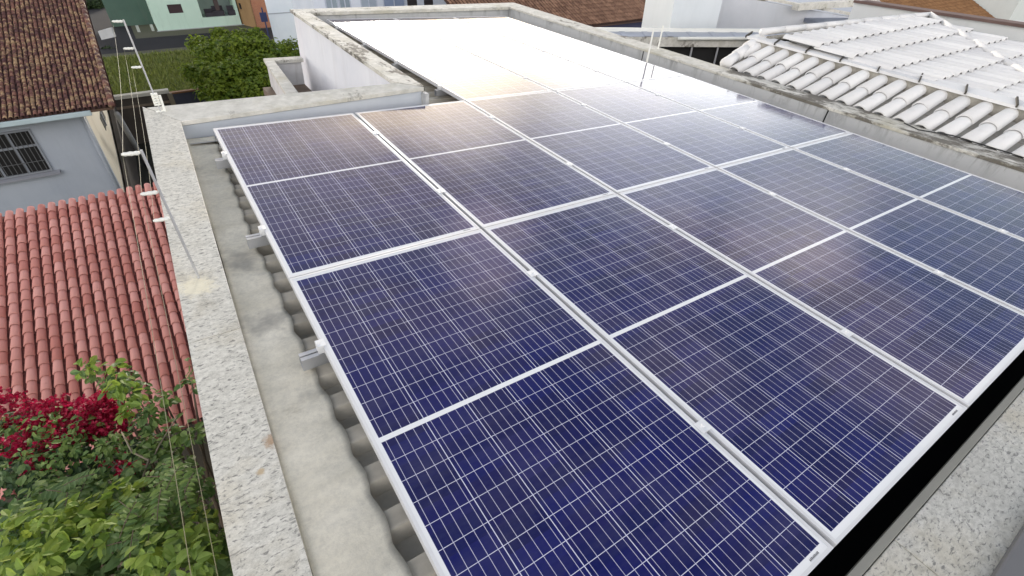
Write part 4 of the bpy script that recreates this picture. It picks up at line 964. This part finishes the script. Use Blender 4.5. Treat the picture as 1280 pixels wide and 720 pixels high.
MB().prism([b0 - pd * 2 - pn * .2, b1 - pn * .2, b1 + pn * dep, b0 - pd * 2 + pn * dep], (0, 0, -.1)).build('patio_floor', M['dark'], PT).location.z -= 3.0
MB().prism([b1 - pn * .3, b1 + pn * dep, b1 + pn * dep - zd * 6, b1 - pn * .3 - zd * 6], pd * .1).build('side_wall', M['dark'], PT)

# white block and gable wall beyond
YK = 10.2
zK = zP + .02
k1b = U(836, 38.5, Z=zK); k2b = U(894, 38.5, Z=zK); kd = (k2b - k1b).normalized(); kn = V(-kd.y, kd.x, 0)
if kn.y < 0: kn = -kn
TK = thing('white_block_house', 'pale windowless white block and sloping wall beyond the patio roof', 'house', k1b)
mblk = plaster('pale_blue_render', (.60, .65, .68), (.68, .72, .75), .7, .12, (.4, .42, .42))
MB().prism([k1b - zd * 3, k2b - zd * 3, k2b + kn * 1.6 - zd * 3, k1b + kn * 1.6 - zd * 3], (0, 0, 3.95)).build('wall', mblk, TK)
w0 = k2b + kn * 1.0; 
def onK(px, py):                            # the gable wall plane, one metre behind the block front
    d = ray(px, py); return CW + d * ((w0 - CW).dot(kn) / d.dot(kn))
p = [k2b + kn * 1.0 - kd * .3, onK(940, -1), onK(1064, 22), onK(1064, 40)]
mg2 = plaster('grey_white_render', (.46, .49, .53), (.58, .60, .64), .8, .25, (.25, .25, .24))
MB().prism([p[0] - zd * 1.5, p[0] + zd * 1.0, V(p[1].x, p[1].y, p[0].z + 1.0) - kd * .5, p[1], p[2], p[3] - zd * 1], kn * .18).build('wall', mg2, TK)
MB().prism([p[1] - kd * .2 + zd * .05, p[2] + kd * .4 - zd * .02, p[2] + kd * .4 + zd * .03, p[1] - kd * .2 + zd * .10], kn * .25).build('coping', M['oldcap'], TK)
# grey roof behind
zg = 6.6
mdm = mk_alu('slate_metal_sheet', (.30, .33, .40), .5, (4, .2, 1))
GR = thing('grey_metal_roof', 'grey metal roof behind the sloping gable wall', 'roof', U(1040, 14, Z=zg))
pts = [U(945, 2, Z=zg), U(1085, -6, Z=zg), U(1150, 26, Z=zg), U(1060, 40, Z=zg)]
MB().prism(pts, (0, 0, -.08)).build('metal_sheet', mdm, GR)
c0, c1 = U(1000, 5, Z=zg + .3), U(1100, -1, Z=zg + .3)
MB().prism([c0, c1, c1 + V(0, .15, 0), c0 + V(0, .15, 0)], (0, 0, -.12)).build('edge_coping', M['oldcap'], GR)
# long white parapet with brown capping at the top right
k0_, k1_ = U(1068, 3, Z=7.1), U(1290, 36, Z=7.1); kb = U(1108, 24, X=k0_.x)
LPT = thing('long_parapet', 'long white parapet with dark brown capping at the top right', 'wall', (k0_.x, k0_.y, 6))
kh = .42
vdir = (k1_ - k0_).normalized(); vn = V(-vdir.y, vdir.x, 0); vn = vn if vn.x > 0 else -vn
MB().prism([k0_, k1_, k1_ + V(0, 0, -kh - 1), k0_ + V(0, 0, -kh - 1)], vn * .2).build('wall', plaster('parapet_white', (.62, .64, .64), (.72, .74, .74), .8, .25, (.3, .28, .25)), LPT)
MB().prism([k0_ - vn * .04 + V(0, 0, .04), k1_ - vn * .04 + V(0, 0, .04), k1_ - vn * .04, k0_ - vn * .04], vn * .28).build('capping', flat('brown_capping', (.14, .09, .08), .9, 0, .4), LPT)
MB().prism([k0_ + vn * 0 + V(0, 0, -.0), k0_ + vn * .18, k0_ + vn * .18 + V(0, 0, .10), k0_ + V(0, 0, .10)], vdir * .1).build('corner_stub', M['dirtywhite'], LPT)
zs = 6.62
pts = [U(1160, 29, Z=zs), U(1290, 53, Z=zs), U(1290, 66, Z=zs), U(1208, 52, Z=zs)]
SR = thing('slate_metal_roof', 'dark slate metal roof strip along the foot of the white parapet', 'roof', pts[3])
MB().prism(pts, (0, 0, -.06)).build('metal_sheet', mdm, SR)
mb = MB()
for k in range(9):
    a = pts[0].lerp(pts[1], (k + .5) / 9); b = pts[3].lerp(pts[2], (k + .5) / 9); mb.tube([a + V(0, 0, .02), b + V(0, 0, .02)], .02, 6)
mb.build('sheet_rib', mdm, SR)
pts = [U(1206, 51, Z=6.4), U(1295, 70, Z=6.4), U(1400, 150, Z=6.4), U(1270, 108, Z=6.4)]
PF = thing('pale_terrace', 'pale pinkish cement terrace slab beyond the right hip', 'terrace', pts[0])
MB().prism(pts, (0, 0, -.15)).build('slab', plaster('pinkish_cement', (.50, .46, .45), (.60, .56, .55), .8, .2), PF)
MB().prism([pts[0], pts[1], pts[1] + V(0, 0, .08), pts[0] + V(0, 0, .08)], (0, .12, 0)).build('kerb', M['oldcap'], PF)
# second brown roof and the white wall beside it
OX = U(1150, 10, Y=12.0)
YR = 13.0
r0, r1 = U(1148, 14, Y=YR), U(1258, 30, Y=YR)
ZZ = min(r0.z, r1.z)
RB = thing('ochre_roofed_house', 'ochre brown tiled roof rising behind the long white parapet', 'house', (r0.x, YR, G))
bx0, bx1 = r0.x - .1, U(1256, 27, Y=YR).x
dd5 = V(0, -1, -.5).normalized()
t5 = V(bx0, YR + 5, ZZ + 2.5); nc5 = int((bx1 - bx0) / .2)
rb = tile_field(t5, ud, dd5, nc5, 16, .2, 5 * math.sqrt(1.25) / 16, r=.07, lift=.025, seg=5, jit=.008).build('roof', tile_mat('ochre_tile', (.20, .095, .035), (.29, .15, .06), .55, (.11, .05, .025), .7), RB, smooth=True)
channel_field(t5 - V(0, 0, .01), ud, dd5, nc5, 16, .2, 5 * math.sqrt(1.25) / 16).build('channel_tiles', tile_mat('ochre_pan', (.08, .03, .02), (.11, .05, .03), .5, (.05, .02, .015), .7), rb)
MB().box((bx0, YR + .3, G), (bx1, YR + .5, ZZ)).build('wall', M['dirtywhite'], RB)
MB().prism([(bx0, YR, ZZ - .08), (bx1, YR, ZZ - .08), (bx1, YR + 5, ZZ + 2.42), (bx0, YR + 5, ZZ + 2.42)], (0, 0, -.06)).build('roof_deck', M['dark'], rb)
WW = thing('white_side_wall', 'plain white wall at the right end of the ochre tiled roof', 'wall', (bx1 + 1, YR, G))
MB().box((bx1 + .02, YR - .2, G), (bx1 + 6, YR + 5, ZZ + 3.2)).build('wall', plaster('pale_green_white', (.60, .64, .62), (.68, .72, .70), .6, .1), WW)

# loose things
mb = MB().tube([RP(5.80, -.15, .053), RP(5.70, -.32, .056), RP(5.86, -.55, .06), RP(5.88, -2.2, .06)], .006, 6); tag(mb.build('cable', flat('black_cable', (.02, .02, .02), .6), base=RP(5.70, -.32, .056)), 'thin black cable lying along the right parapet under the white tiles', 'cable')
q = U(127, 50, D=38); mb = MB().prism([q, q + V(.9, .2, .1), q + V(.9, .2, .75), q + V(0, 0, .6)], (.1, .25, 0)); tag(mb.build('white_board', flat('white_board', (.55, .56, .56), .7), base=q + V(0, 0, 0)), 'white board leaning near the verge of the old tile roof', 'board')
bpy.context.view_layer.update()
for o in bpy.data.objects:
    if '_b' in o: del o['_b']
